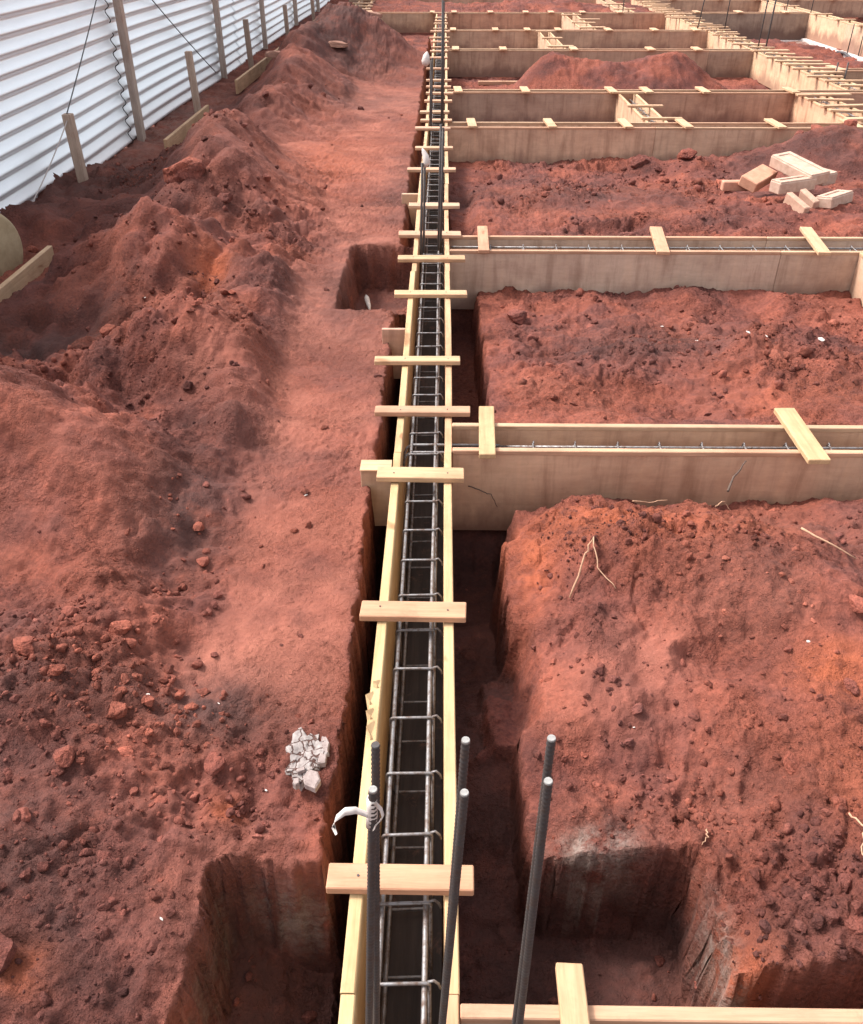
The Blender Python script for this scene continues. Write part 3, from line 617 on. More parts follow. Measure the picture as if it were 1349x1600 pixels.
beam_y(4.95, 5.32, 11.25, 13.43, 'lengthwise formwork with a cluttered top at the right edge behind the clod-topped soil heap', [(1.25, 1.06, .88)],
       [(11.42, .62, .12, .1, .05), (11.9, .7, .07, -.18, .1), (12.3, .8, .09, .12, .15), (12.75, .6, .07, -.1, .05), (13.15, .75, .10, .05, .1)])
kk = []
yy = 13.95
while yy < 30.5: kk.append((yy, random.uniform(.45, .8), random.uniform(.06, .12), random.uniform(-.25, .25), random.uniform(-.08, .15))); yy += random.uniform(.35, .75)
beam_y(5.76, 6.11, 13.68, 31.0, 'long bright lengthwise formwork right of the twin red heaps, crowded with cleats', [(1.28, 1.16, .95), (1.3, 1.2, 1.0), (1.25, 1.18, 1.02)], kk)
beam_y(9.5, 9.8, 13.68, 30.3, 'bright lengthwise formwork at the upper right edge above the white footing', [(1.28, 1.14, .96), (1.2, 1.1, .98)], [(y_, .5, .12, random.uniform(-.1, .1), 0) for y_ in (15, 16.4, 18, 19.5, 21, 22.6, 24, 25.5, 28)], h=.6)
beam_y(-2.55, -2.15, 26.16, 31.2, 'lengthwise formwork with dark openings at the top left beyond the fence planks', [(1.1, 1.02, .92)], [(26.8, .7, .18, 0, 0), (27.7, .6, .16, 0, .05), (28.7, .6, .16, 0, 0), (30, .6, .16, 0, 0)])
beam_y(4.7, 5.0, 26.16, 31.2, 'lengthwise formwork touching the top edge at the end of the topmost red soil strip', [(1.1, 1.0, .9)], [(27., .6, .16, 0, 0), (28.6, .6, .16, 0, 0)])
def steps(a, b, s): return [a+s*i for i in range(int((b-a)/s))]
rebar_cage('steel cage in the nearest full cross formwork, its bars hooked into the long one', 'x', .03, 4.9, 3.52, 3.615, steps(.235, 4.9, .2025), -.075, -.39, hooks=True)
rebar_cage('steel cage in the pale greyish cross formwork', 'x', .06, 4.9, 6.45, 6.60, steps(.36, 4.9, .25), -.05, -.39)
rebar_cage('steel cage in the bottom-edge formwork', 'x', .06, 2.5, .78, .88, steps(.2, 2.5, .205), -.09, -.39)
rebar_cage('steel cage in the short lengthwise formwork behind the fourth cross one', 'y', 11.3, 13.4, 2.51, 2.63, steps(11.45, 13.4, .25), -.08, -.39)
rebar_cage('steel cage in the cluttered lengthwise formwork at the right edge', 'y', 11.3, 13.4, 5.05, 5.22, steps(11.4, 13.4, .25), -.05, -.39)
rebar_cage('steel cage in the long bright lengthwise formwork', 'y', 13.75, 25.5, 5.84, 6.03, steps(13.9, 25.5, .3), -.04, -.39)

# little prop boards on the left of the long formwork
def upright_board(x0, x1, y0, y1, z0, z1, label, color):
    single('prop_board', MB().box(x0, x1, y0, y1, z0, z1, .003), M['wz'] if False else M['ply'], label, 'board', 'short boards standing left of the long formwork', color=color)
upright_board(-.360, -.2215, 3.272, 3.345, -.31, -.006, 'mud-stained board end with a bright top, standing left of the third cleat', (1.1, 1.0, .88))
upright_board(-.362, -.2215, 4.875, 4.90, -.33, -.004, 'pinkish grey board standing upright left of the long formwork near the middle', (1.15, .98, .92))
upright_board(-.375, -.2215, 8.03, 8.06, -.34, -.022, 'tan board standing left of the long formwork at the plastic-tipped bars', (1.1, 1.02, .9))
single('cap_board', MB().box(-.362, -.2215, 3.262, 3.352, -.005, .003, .002), M['wx'], 'pale flat lath lying on top of the mud-stained board end', 'board', color=(1.15, 1.12, 1))

# ------------------------------------------------------------------ starter bars
def ribbed(top, bot, r=.008, near=True):
    mb = MB(); top = Vector(top); bot = Vector(bot); L_ = (top-bot).length
    if near:
        n = int(L_/.0036); pts = [bot.lerp(top, i/n) for i in range(n+1)]; rs = [r*(1.02 if i % 3 == 0 else .86) for i in range(n+1)]; mb.tube(pts, rs, 10)
    else: mb.tube([bot, top], r, 8)
    return mb
def starter(top, bot, label, r=.008, near=True, tipc=True, group='tall bars at the near column'):
    t_ = thing('starter_bar', bot, label, 'steel bar', group)
    part('bar_shaft', ribbed(top, bot, r, near), M['bar'], t_)
    if tipc:
        top = Vector(top); d = (top-Vector(bot)).normalized()
        part('cut_end', MB().tube([top-d*.001, top+d*.004], [r*.98, r*.85], 10), M['cut'], t_)
    return t_
starter((.1862, .97, .8988), (.1632, .905, -.44), 'rearmost and tallest-reaching ribbed bar on the right, white cut end')
starter((.1756, .90, .8779), (.1722, .885, -.44), 'ribbed bar on the right standing just in front of its rear twin')
starter((.0442, .97, .8919), (-.006, .91, -.44), 'middle ribbed bar, rear one of its pair')
starter((.0418, .90, .8467), (-.010, .89, -.44), 'middle ribbed bar, front one of its pair')
starter((-.1064, .97, .8817), (-.1481, .91, -.44), 'left ribbed bar, rear one behind the taped bar', tipc=False)
starter((-.107, .90, .8523), (-.1700, .89, -.44), 'left ribbed bar, front one with plastic tape around its head')
# plastic tape around the left front bar
def ribbon(pts, wv, th=.0012):
    vs = []; fs = []; n = len(pts)
    for i, p in enumerate(pts):
        w_ = wv[i] if hasattr(wv[i], '__len__') else (0, 0, wv[i]); p = Vector(p); w_ = Vector(w_)*.5
        d = (Vector(pts[min(i+1, n-1)])-Vector(pts[max(i-1, 0)])).normalized(); nn = d.cross(w_).normalized()*th
        vs += [p-w_-nn, p+w_-nn, p+w_+nn, p-w_+nn]
    for i in range(n-1):
        for k in range(4): fs.append((i*4+k, i*4+(k+1) % 4, (i+1)*4+(k+1) % 4, (i+1)*4+k))
    fs += [(0, 1, 2, 3), ((n-1)*4+3, (n-1)*4+2, (n-1)*4+1, (n-1)*4)]
    return MB().add(vs, fs, True)
bx, by = -.1085, .902
mb = ribbon([(bx-.010, by-.006, .755), (bx-.028, by-.010, .772), (bx-.045, by-.014, .774), (bx-.060, by-.018, .762), (bx-.066, by-.022, .748), (bx-.060, by-.03, .735)], [(0, .004, .010), (0, .005, .011), (0, .006, .012), (.002, .006, .011), (.004, .004, .008), (.003, 0, .003)])
m2 = MB().tube([(bx-.001, by-.001, .793), (bx-.002, by-.001, .77), (bx-.003, by, .742), (bx-.006, by, .716)], [.0086, .0092, .0096, .0088], 10)
mb.add(m2.v, m2.f, True)
m3 = ribbon([(bx+.004, by-.010, .792), (bx+.014, by-.012, .778), (bx+.017, by-.013, .762), (bx+.012, by-.012, .748), (bx+.004, by-.011, .735), (bx, by-.011, .722)], [(.004, 0, .006)]*6)
mb.add(m3.v, m3.f, True)
mb.v = [(a_, b_, c_+.039) for a_, b_, c_ in mb.v]
single('plastic_strip', mb, M['plastic'], 'torn pinkish white plastic strip tied round the head of the left front bar', 'plastic strip')
# bars at the second, third columns along the long beam and at the right
gp = 'thin dark column bars far off'
for top, bot, lb in [((-.150, 6.42, .60), (-.172, 6.40, -.42), 'dark bar at the left inner side of the second crossing, outer one'), ((-.132, 6.46, .645), (-.150, 6.47, -.42), 'dark bar at the left inner side of the second crossing, tipped with white plastic'),
                     ((-.020, 6.55, .83), (-.040, 6.52, -.42), 'dark bar right of centre at the second crossing, taller inner one'), ((-.004, 6.60, .80), (-.022, 6.60, -.42), 'dark bar right of centre at the second crossing, outer one'),
                     ((-.132, 10.8, .745), (-.155, 11.0, -.42), 'dark bar at the left side of the third crossing'), ((-.022, 10.9, 1.30), (-.029, 11.05, -.42), 'dark bar at the right side of the third crossing reaching the top edge'),
                     ((-.150, 10.95, .70), (-.170, 11.1, -.42), 'dark bar at the left side of the third crossing, rear one'), ((-.008, 11.1, 1.27), (-.012, 11.2, -.42), 'dark bar at the right side of the third crossing, rear one')]:
    starter(top, bot, lb, .0085 if bot[1] < 8 else .010, False, False, gp)
single('plastic_bag', MB().tube([(-.135, 6.44, .57), (-.118, 6.43, .60), (-.126, 6.45, .64), (-.142, 6.46, .67), (-.150, 6.46, .69)], [.014, .026, .022, .014, .003], 8), M['plastic'], 'white plastic wrapped over the dark bars at the second crossing', 'plastic wrap')
single('plastic_bag', MB().tube([(-.22, 10.85, .66), (-.205, 10.85, .70), (-.20, 10.86, .76), (-.19, 10.86, .80)], [.03, .05, .035, .006], 8), M['plastic'], 'white plastic wrapped over a bar at the third crossing', 'plastic wrap')
for bx_, by_, tz, lb in [(5.55, 21.9, 1.6, 'dark bar at upper right, leaning, leftmost of the long ones'), (6.22, 22.0, 1.6, 'dark bar at upper right, just right of the leaning one'), (6.08, 18.55, 1.5, 'dark bar at the long bright formwork, heaviest one'), (5.93, 18.55, 1.5, 'dark bar close left of the heaviest one'),
                         (6.14, 18.75, 1.4, 'dark bar close right of the heaviest one'), (4.65, 26.1, 1.2, 'dark bar beside the topmost cluttered formwork'), (9.36, 22.7, .05, 'thin bar in front of the bright wall at the right edge, left one'), (9.46, 22.3, .02, 'thin bar in front of the bright wall at the right edge, right one'),
                         (9.0, 26.4, 1.2, 'bar behind the dark grey cross formwork'), (9.55, 26.1, 1.2, 'bar at the far corner of the bright wall'), (6.2, 15.3, .16, 'short bar at the right edge beside the crowded cleats, left one'), (6.36, 15.3, .16, 'short bar at the right edge beside the crowded cleats, right one')]:
    dx = .12 if 'leaning' in lb and 'right of' not in lb else .02
    starter((bx_+dx*tz, by_-.03*tz, tz), (bx_, by_, -.6), lb, .013, False, False, gp)
# tie wires / conduit on the footing wall
single('concrete_footing', MB().box(6.13, 9.46, 25.86, 25.995, -.95, -.615, .02).box(9.36, 9.498, 20.8, 25.85, -.95, -.56, .02), M['blind'], 'whitish rough concrete footing strip under the dark grey and bright walls', 'footing')
single('loose_plank', MB().box(6.5, 7.35, 18.3, 18.42, -.33, -.30, .004), M['wx'], 'pinkish loose plank on the soil right of the long bright formwork', 'plank', color=(1, .8, .75))
single('loose_plank', MB().box(6.16, 6.24, 16.2, 18.6, -.22, -.19, .004), M['wy'], 'bright loose plank leaning along the long bright formwork', 'plank')
single('metal_pipe', MB().tube([(9.33, 23.2, -.58), (9.34, 22.8, -.56), (9.32, 21.9, -.66), (9.25, 21.85, -.72), (9.2, 21.8, -.9)], .03, 8), M['wire'], 'short dark bent pipe on the white footing at the right', 'pipe')
single('loose_plank', MB().box(.62, 1.35, 17.35, 17.45, -.47, -.41, .004), M['wx'], 'pale batten on the floor left of the twin red heaps', 'plank', color=(.9, .8, .75))
single('loose_plank', MB().box(4.45, 4.85, 16.6, 16.7, -.42, -.38, .004), M['wx'], 'small pale batten right of the twin red heaps', 'plank', color=(.9, .8, .75))

# ------------------------------------------------------------------ fence
fx = -3.75
fence = thing('metal_fence', (fx, 16, -.1), 'white corrugated metal sheet fence along the left side on timber posts', 'fence')
pit_ = .139; nz = 18; seg = 10
def sheet(y0, y1, off, bow):
    ny = max(2, int((y1-y0)/.6)); vs = []; fs = []; prof = []
    for k in range(nz*seg+1):
        u = k/seg; ph = u % 1; z = -.20+u*pit_
        q_ = ph/.34 if ph < .34 else (1-ph)/.66      # short under-slope, long upper slope
        s_ = .5-.5*math.cos(PI*q_)
        prof.append((.058*(.45*s_+.55*q_), z))
    for j in range(ny+1):
        y = y0+(y1-y0)*j/ny
        for dx, z in prof: vs.append((fx+dx+off+bow*.018*math.sin(y*.9+z*.7), y, z+.012*math.sin(y*.55+bow)))
    n = len(prof)
    for j in range(ny):
        for k in range(n-1): fs.append((j*n+k, j*n+k+1, (j+1)*n+k+1, (j+1)*n+k))
    vs2 = [(x-.002, y, z) for x, y, z in vs]; o = len(vs); fs2 = [tuple(i+o for i in f)[::-1] for f in fs]
    return MB().add(vs+vs2, fs+fs2, True)
for i, (a_, b_) in enumerate([(2.0, 10.86), (10.80, 17.6), (17.5, 24.2), (24.1, 32.), (31.9, 42.)]):
    part('metal_sheet', sheet(a_, b_, .012 if i % 2 == 0 else .003, 1), M['sheet'], fence)
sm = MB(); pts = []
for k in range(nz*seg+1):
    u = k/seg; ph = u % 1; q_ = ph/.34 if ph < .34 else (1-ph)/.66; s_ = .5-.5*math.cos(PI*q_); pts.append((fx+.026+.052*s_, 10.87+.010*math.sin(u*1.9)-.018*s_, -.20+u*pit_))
part('lap_shadow_line', sm.tube(pts[:int(8.6*seg)], .0055, 6), M['seam'], fence); part('lap_shadow_line', MB().tube(pts[int(9.2*seg):], .0055, 6), M['seam'], fence)  # dark tube stands in for the shadow along the overlapping sheet edge
for y_, w_, c_ in [(3.5, .1, .8), (7.0, .1, .8), (11.08, .10, .80), (15.82, .10, .78), (19.8, .10, .74), (24.2, .11, .72), (28.6, .11, .72), (33., .11, .72)]:
    mb = MB().box(-3.70, -3.70+w_*.8, y_-w_*.55, y_+w_*.55, -.35, 2.45, .005, lambda x, y, z: (x+.03+.012*math.sin(z*1.3), y+.01*math.sin(z*1.7), z))
    part('fence_post', mb, M['wz'], fence, color=(c_+.10, c_+.07, c_+.08))
for x_, y_, z1, lb in [(-3.44, 8.55, .545, 'short timber stake at the left edge with wires tied to its top'), (-3.30, 12.55, .607, 'short timber stake between the two nearest tall fence posts'), (-3.33, 16.6, .63, 'short dark stake beyond the second tall fence post'), (-3.39, 21.2, .51, 'short dark stake between the third and fourth tall posts'), (-3.36, 25.4, .5, 'farthest short stake near the top edge')]:
    single('wooden_stake', MB().box(x_-.04, x_+.04, y_-.045, y_+.045, -.4, z1, .004, lambda x, y, z: (x-.03*z, y+.02*z, z)), M['wz'], lb, 'stake', 'short stakes along the fence', color=(1.0, .9, .84) if y_ < 15 else (.75, .66, .62))
def sag(a, b, s, n=14):
    a, b = Vector(a), Vector(b); return [a.lerp(b, i/n)-Vector((0, 0, s*4*(i/n)*(1-i/n))) for i in range(n+1)]
single('guy_wire', MB().tube(sag((-3.455, 8.55, .55), (-3.63, 10.45, 1.36), .01)+sag((-3.63, 10.45, 1.36), (-3.68, 11.0, 1.62), 0, 2)[1:], .006, 6), M['wire'], 'dark guy wire from the nearest stake up to the fence', 'wire')
single('guy_wire', MB().tube(sag((-3.60, 15.1, .03), (-3.70, 12.3, 1.32), .02), .007, 6), M['wire'], 'dark guy wire slanting down behind the first tall post', 'wire')
single('tie_cord', MB().tube(sag((-3.455, 8.53, .50), (-3.557, 7.43, -.07), .03), .006, 6), M['cord'], 'pale cord running from the nearest stake down to the soil', 'cord')
for y0_, y1_, z0, z1, lb, xx in [(5.5, 6.62, -.26, -.06, 'pale plank on edge at the far left beside the tan drum', -3.04), (10.25, 12.4, -.18, .0, 'plank on edge in the soil under the second stake', -3.12), (14.2, 19.2, -.16, .03, 'long plank on edge below the third and fourth stakes', -3.10), (19.25, 26.6, -.16, .04, 'farthest long plank on edge running to the top', -3.08)]:
    single('edge_plank', MB().box(xx-.02, xx+.02, y0_, y1_, z0, z1, .004, lambda x, y, z: (x+.01*math.sin(y*2), y, z+.012*math.sin(y))), M['wy'], lb, 'plank', 'planks on edge along the fence', color=(1.0, .94, .92) if y0_ < 9 else (.98, .88, .82))
# drum
mb = MB(); nn = 36
prof = [(0, .0), (0, .26), (.015, .30), (.05, .315), (.12, .33), (.30, .345), (.48, .33), (.55, .315), (.585, .30), (.60, .26), (.60, 0)]
prof = [(0, .0), (.0, .24), (.02, .27), (.06, .29), (.2, .305), (.4, .31), (.6, .305), (.74, .29), (.78, .27), (.80, .24), (.80, 0)]
vs = [];
c_ = Vector((-3.62, 6.42, -.02)); ax = Vector((.93, -.30, .05)).normalized(); u_ = ax.orthogonal().normalized(); v_ = ax.cross(u_)
for t_, r_ in prof:
    for k in range(nn):
        an = 2*PI*k/nn; vs.append(c_+ax*(t_-.45)+(u_*math.cos(an)+v_*math.sin(an))*r_)
fs = [(i*nn+k, i*nn+(k+1) % nn, (i+1)*nn+(k+1) % nn, (i+1)*nn+k) for i in range(len(prof)-1) for k in range(nn)]
single('drum', mb.add(vs, fs, True), M['conc'], 'tan mud-coated drum lying against the fence at the left edge', 'drum')

# ------------------------------------------------------------------ rocks, blocks, debris
def ico(sub):
    import bmesh
    bm = bmesh.new(); bmesh.ops.create_icosphere(bm, subdivisions=sub, radius=1)
    V_ = np.array([v.co[:] for v in bm.verts]); F_ = np.array([[v.index for v in f.verts] for f in bm.faces]); bm.free(); return V_, F_
def n3(p, s, seed): return vn(p[:, 0]*s+p[:, 2]*1.7*s, p[:, 1]*s-p[:, 2]*s*.9, seed)
I3, F3 = ico(4)
def rock_mesh(seed, facet=True):
    r = np.random.default_rng(seed); P_ = I3.copy(); k = np.ones(len(P_))
    for _ in range(15):                                   # planar cuts give angular faces
        d = r.normal(size=3); d /= np.linalg.norm(d); o = r.uniform(.52, .85); dp = P_@d
        ov = np.clip(dp-o, 0, None); P_ = P_-ov[:, None]*d*.93
    P_ = P_*(1+.12*n3(I3, 2.2, seed)[:, None]+.07*n3(I3, 6, seed+3)[:, None]+.05*n3(I3, 14, seed+5)[:, None])
    P_ *= np.array([1, r.uniform(.7, .95), r.uniform(.55, .8)])
    me = np_mesh('rock', P_*1.12, F3, False); me.materials.append(M['clod']); return me
RM = [rock_mesh(i) for i in range(8)]
def tz(x, y): return float(terrain(np.array([x]), np.array([y]))[0])
rocks = [  # x,y,r,label
 (1.09,1.77,.042,'rounded red-brown rock in the middle of the right foreground slope'), (1.47,2.34,.045,'round brown clod near the right edge, below the big mound crest'), (1.02,1.36,.030,'pointed brown stone above the lower right pit edge'),
 (1.09,1.36,.028,'round pale stone just right of the pointed one'), (1.07,1.23,.032,'lumpy clod nearest the lower right corner'), (1.01,1.25,.022,'flat light stone left of the lumpy lower right clod'), (.51,1.77,.024,'small pale stone above the right pit, near the trench edge'), (1.18,1.62,.028,'reddish clod at the right edge among loose gravel'),
 (.66,2.0,.026,'flat greyish stone half way up the right foreground slope'), (.62,1.9,.02,'small stone just below the flat greyish one'), (1.2,2.2,.022,'small clod between the two large right hand rocks'), (1.36,2.05,.025,'clod at the foot of the orange patch'),
 (-.99,1.84,.036,'brown cube-like rock in the left gravel patch'), (-1.08,2.16,.046,'large flat-topped rock at the top of the left gravel patch'), (-1.33,2.02,.040,'upright rock at the left edge of the gravel'), (-1.09,1.65,.036,'blocky rock below the left gravel patch'), (-.67,1.71,.045,'broad half-buried rock left of the white debris'),
 (-.85,2.38,.024,'lone pebble-like rock at the edge of the smooth path'), (-.85,1.97,.026,'rock in the dark gravel cluster, upper one'), (-.80,1.93,.022,'rock in the dark gravel cluster, right one'), (-.92,1.90,.024,'rock in the dark gravel cluster, left one'), (-1.18,1.90,.030,'half-buried brown rock between the two blocky left ones'),
 (-.93,1.70,.026,'small rock under the cube-like one'), (-1.25,2.2,.030,'rounded rock left of the large flat-topped one'), (-.80,1.56,.022,'light clod on the lower left slope'), (-.58,1.24,.014,'small pale pebble near the left pit edge'), (-1.04,1.08,.060,'orange-red lump at the lower left edge'),
 (-2.04,7.1,.16,'big rounded clod on the upper left slope'), (-2.01,4.9,.065,'smooth stone above the left mound'), (.53,5.72,.085,'angular clod against the pale greyish panel'), (2.25,10.42,.13,'dark clod at the foot of the panel behind the blocks, left one'), (2.78,10.42,.12,'dark clod at the foot of the panel behind the blocks, right one'),
 (4.28,10.72,.11,'largest clod on top of the right hand heap'), (4.66,10.72,.10,'round clod on top of the right hand heap at the edge'), (4.05,10.6,.07,'small clod left of the largest one on the heap'), (-.62,2.95,.018,'small red stone on the smooth path'), (-.95,2.72,.030,'rock in the middle left gravel streak'), (-1.0,2.9,.028,'rock just above the middle left streak'), (-.84,2.5,.022,'rock left of the smooth path'),
 (-1.7,6.9,.07,'rounded clod right of the big upper left clod'), (.33,1.2,.045,'long dark lump on the right pit floor'), (.26,1.12,.03,'small lump on the right pit floor'), (-.38,1.25,.028,'cubic lump on the left pit floor'), (-.5,2.3,.012,'tiny stone on the smooth path')]
for i, (x, y, r, lb) in enumerate(rocks):
    o = bpy.data.objects.new('rock', RM[i % 8]); col.objects.link(o); o.location = (x, y, tz(x, y)+r*.18); o.scale = (r,)*3
    o.rotation_euler = (random.uniform(-.3, .3), random.uniform(-.3, .3), random.uniform(0, 6)); seto(o, lb, 'rock', 'rocks and hard clods on the red soil')
# uncountable loose crumbs
def crumbs(name, n, smin, smax, sub, box, seed, label, power=2.6, mask=None):
    r = np.random.default_rng(seed); B, Fb = ico(sub)
    x = r.uniform(box[0], box[1], n*4); u = r.uniform(0, 1, n*4); y = box[2]*(box[3]/box[2])**u
    dens = (rubble(x, y)**1.3+.02)*np.clip(1-compact(x, y)*1.6, .015, 1)
    dens = dens*(.1+1.7*np.clip(fbm(x*4, y*4, 77, 3)+.3, 0, 1))*(.15+sst(-.12, .2, fbm(x*1.7+2, y*1.7, 57, 3)))
    inb = np.zeros(len(x), bool)
    for b in BEAM_X: inb |= (x > b[1]-.03) & (x < b[2]+.03) & (y > b[3]-.02) & (y < b[4]+.02)
    for b in BEAM_Y: inb |= (x > b[1]-.02) & (x < b[2]+.02) & (y > b[3]-.02) & (y < b[4]+.02)
    inb |= (x > -.25) & (x < .08)
    ok = (r.uniform(0, 1, len(x)) < dens) & ~inb
    x = x[ok][:n]; y = y[ok][:n]; m_ = len(x); s = smin*(smax/smin)**(r.uniform(0, 1, m_)**power)*np.clip(.7+y*.13, .8, 2.0)
    z = terrain(x, y); ro = r.uniform(0, 2*PI, m_); tl = r.uniform(-.8, .8, m_)
    nb = len(B); base = np.repeat(B[None], m_, 0)*(1+r.uniform(-.28, .28, (m_, nb, 1)))
    base *= r.uniform(.6, 1.15, (m_, 1, 3))
    cx_, sx_ = np.cos(tl)[:, None], np.sin(tl)[:, None]; yy_ = base[:, :, 1]*cx_-base[:, :, 2]*sx_; zz_ = base[:, :, 1]*sx_+base[:, :, 2]*cx_
    cz_, sz_ = np.cos(ro)[:, None], np.sin(ro)[:, None]; xx_ = base[:, :, 0]*cz_-yy_*sz_; yy_ = base[:, :, 0]*sz_+yy_*cz_
    Vv = np.stack([xx_*s[:, None]+x[:, None], yy_*s[:, None]+y[:, None], zz_*s[:, None]+(z+s*.08)[:, None]], 2).reshape(-1, 3)
    Ff = (Fb[None]+(np.arange(m_)*nb)[:, None, None]).reshape(-1, 3)
    me = np_mesh(name, Vv, Ff, sub > 1); me.materials.append(M['clod']); o = bpy.data.objects.new(name, me); col.objects.link(o); return seto(o, label, 'gravel', kind='stuff')
crumbs('soil_crumbs', 60000, .0020, .009, 1, (-3.2, 3.2, .7, 10.5), 5, 'small crumbs of red soil strewn over the mounds and trench edges')
crumbs('soil_gravel', 2600, .010, .024, 2, (-3.2, 3.2, .7, 10.5), 6, 'coarse red gravel and clods scattered on the excavated soil', 2.0)
def gravel(n, zones, smin, smax, seed, label):
    r = np.random.default_rng(seed); B, Fb = ico(3); T = []
    for k in range(14):
        P_ = B.copy()
        for _ in range(12):
            d = r.normal(size=3); d /= np.linalg.norm(d); P_ = P_-np.clip(P_@d-r.uniform(.48, .82), 0, None)[:, None]*d*.97
        T.append(P_*(1+.12*n3(B, 2.5, 40+k)[:, None]+.07*n3(B, 8, 60+k)[:, None])*np.array([1, r.uniform(.65, .95), r.uniform(.55, .85)]))
    VV, FF, o = [], [], 0
    wts = np.array([z_[4] for z_ in zones]); wts = wts/wts.sum()
    for _ in range(n):
        z_ = zones[r.choice(len(zones), p=wts)]; x, y = r.normal(z_[0], z_[2]), r.normal(z_[1], z_[3])
        if float(compact(np.array([x]), np.array([y]))[0]) > .55 and r.uniform() < .8: continue
        if y < .75 or (-.3 < x < .3) or (y > 3.3 and y < 3.8): continue
        s_ = smin*(smax/smin)**(r.uniform()**1.9)*z_[5]; a_ = r.uniform(0, 6.28); t_ = r.uniform(-.5, .5)
        c_, q_, ct, st_ = math.cos(a_), math.sin(a_), math.cos(t_), math.sin(t_)
        Rm = np.array([[c_, -q_, 0], [q_, c_, 0], [0, 0, 1]])@np.array([[1, 0, 0], [0, ct, -st_], [0, st_, ct]])
        P_ = T[r.integers(14)]@Rm.T*s_+np.array([x, y, tz(x, y)+s_*r.uniform(-.1, .35)]); VV.append(P_); FF.append(Fb+o); o += len(P_)
    me = np_mesh('stony_gravel', np.concatenate(VV), np.concatenate(FF), False); me.materials.append(M['clod']); ob = bpy.data.objects.new('stony_gravel', me); col.objects.link(ob); seto(ob, label, 'gravel', kind='stuff')
gravel(1900, [(-1.15,1.85,.22,.22,3,1.), (-.78,1.95,.16,.10,2.2,.9), (-.70,1.65,.15,.18,1.2,.8), (-.95,1.3,.25,.22,1.8,.8), (1.05,1.33,.18,.14,2.2,1.), (.7,2.5,.35,.35,1.2,.8), (1.2,2.75,.35,.3,1.3,.9), (.55,1.95,.12,.2,.8,.8), (1.25,1.85,.2,.25,1.,.8),
              (-.9,2.9,.18,.5,1.3,1.), (-.9,4.3,.3,.6,.9,1.2), (-1.6,5.2,.5,.6,1.,1.6), (1.1,4.6,.6,.5,1.,1.3), (1.6,5.4,.6,.4,.8,1.5), (1.5,8.5,1.1,1.,.8,2.), (3.,9.7,1.2,.5,.7,2.4), (-2.,7.5,.7,1.2,.8,2.2), (-1.3,12,.8,1.5,.5,2.4)], .007, .027, 21, 'angular lumps of hard red soil heaped in patches on the excavated ground')
# white chips
chips = [(-.93,1.93,.008), (-.72,1.96,.006), (-.70,1.21,.008), (-.50,1.5,.005), (1.27,2.22,.009), (.64,1.95,.006), (2.0,5.35,.02), (1.94,4.9,.016), (1.5,5.6,.014), (2.25,5.5,.018), (1.6,5.1,.012), (-.6,3.2,.010), (-.52,1.66,.006), (-.47,1.18,.005), (-1.9,5.3,.012), (2.4,5.15,.03)]
for i, (x, y, r) in enumerate(chips):
    o = bpy.data.objects.new('white_chip', RM[i % 8].copy()); o.data.materials.clear(); o.data.materials.append(M['white']); col.objects.link(o)
    o.location = (x, y, tz(x, y)+r*.4); o.scale = (r*.9, r*.55, r*.35); o.rotation_euler = (random.uniform(-.4, .4), 0, random.uniform(0, 6)); seto(o, 'tiny whitish chip lying on the red soil', 'chip', 'tiny white chips on the soil')
# hardened mortar splash
def plate(poly, z0, th, seed, tilt=(0, 0)):
    n = len(poly); cx_, cy_ = np.mean([p[0] for p in poly]), np.mean([p[1] for p in poly]); r = random.Random(seed); vs = []
    for k, (s, z) in enumerate(((1.0, -th), (1.0, 0), (.82, .004))):
        for (x, y) in poly: vs.append((cx_+(x-cx_)*s, cy_+(y-cy_)*s, z0+z+tilt[0]*(x-cx_)+tilt[1]*(y-cy_)+r.uniform(-.0015, .0015)))
    fs = [(j*n+i, j*n+(i+1) % n, (j+1)*n+(i+1) % n, (j+1)*n+i) for j in range(2) for i in range(n)]; fs.append(tuple(2*n+i for i in range(n))); fs.append(tuple(range(n))[::-1]); return MB().add(vs, fs)
gz0 = tz(-.41, 1.75)
r_ = random.Random(4); splash = MB(); nr, na = 16, 40
cx0, cy0 = -.412, 1.765; vs = []
for i in range(nr+1):
    for k in range(na):
        an = 2*PI*k/na; R_ = (.060+.010*math.sin(3*an+1)+.008*math.sin(7*an)+.006*math.sin(13*an+2))*i/nr
        x = cx0+R_*math.cos(an)*1.02; y = cy0+R_*math.sin(an)*1.45
        h = float(fbm(np.array([x*38]), np.array([y*30]), 99, 4, .7)[0]); vs.append((x, y, tz(x, y)*.5+gz0*.5+.012+.006*h-.03*(i == nr)))
fs = [(i*na+k, i*na+(k+1) % na, (i+1)*na+(k+1) % na, (i+1)*na+k) for i in range(nr) for k in range(na)]
single('mortar_splash', splash.add(vs, fs, True), M['cracked'], 'pale grey cracked mortar splash on the left trench edge', 'mortar', color=(1.1, 1.05, 1.05))
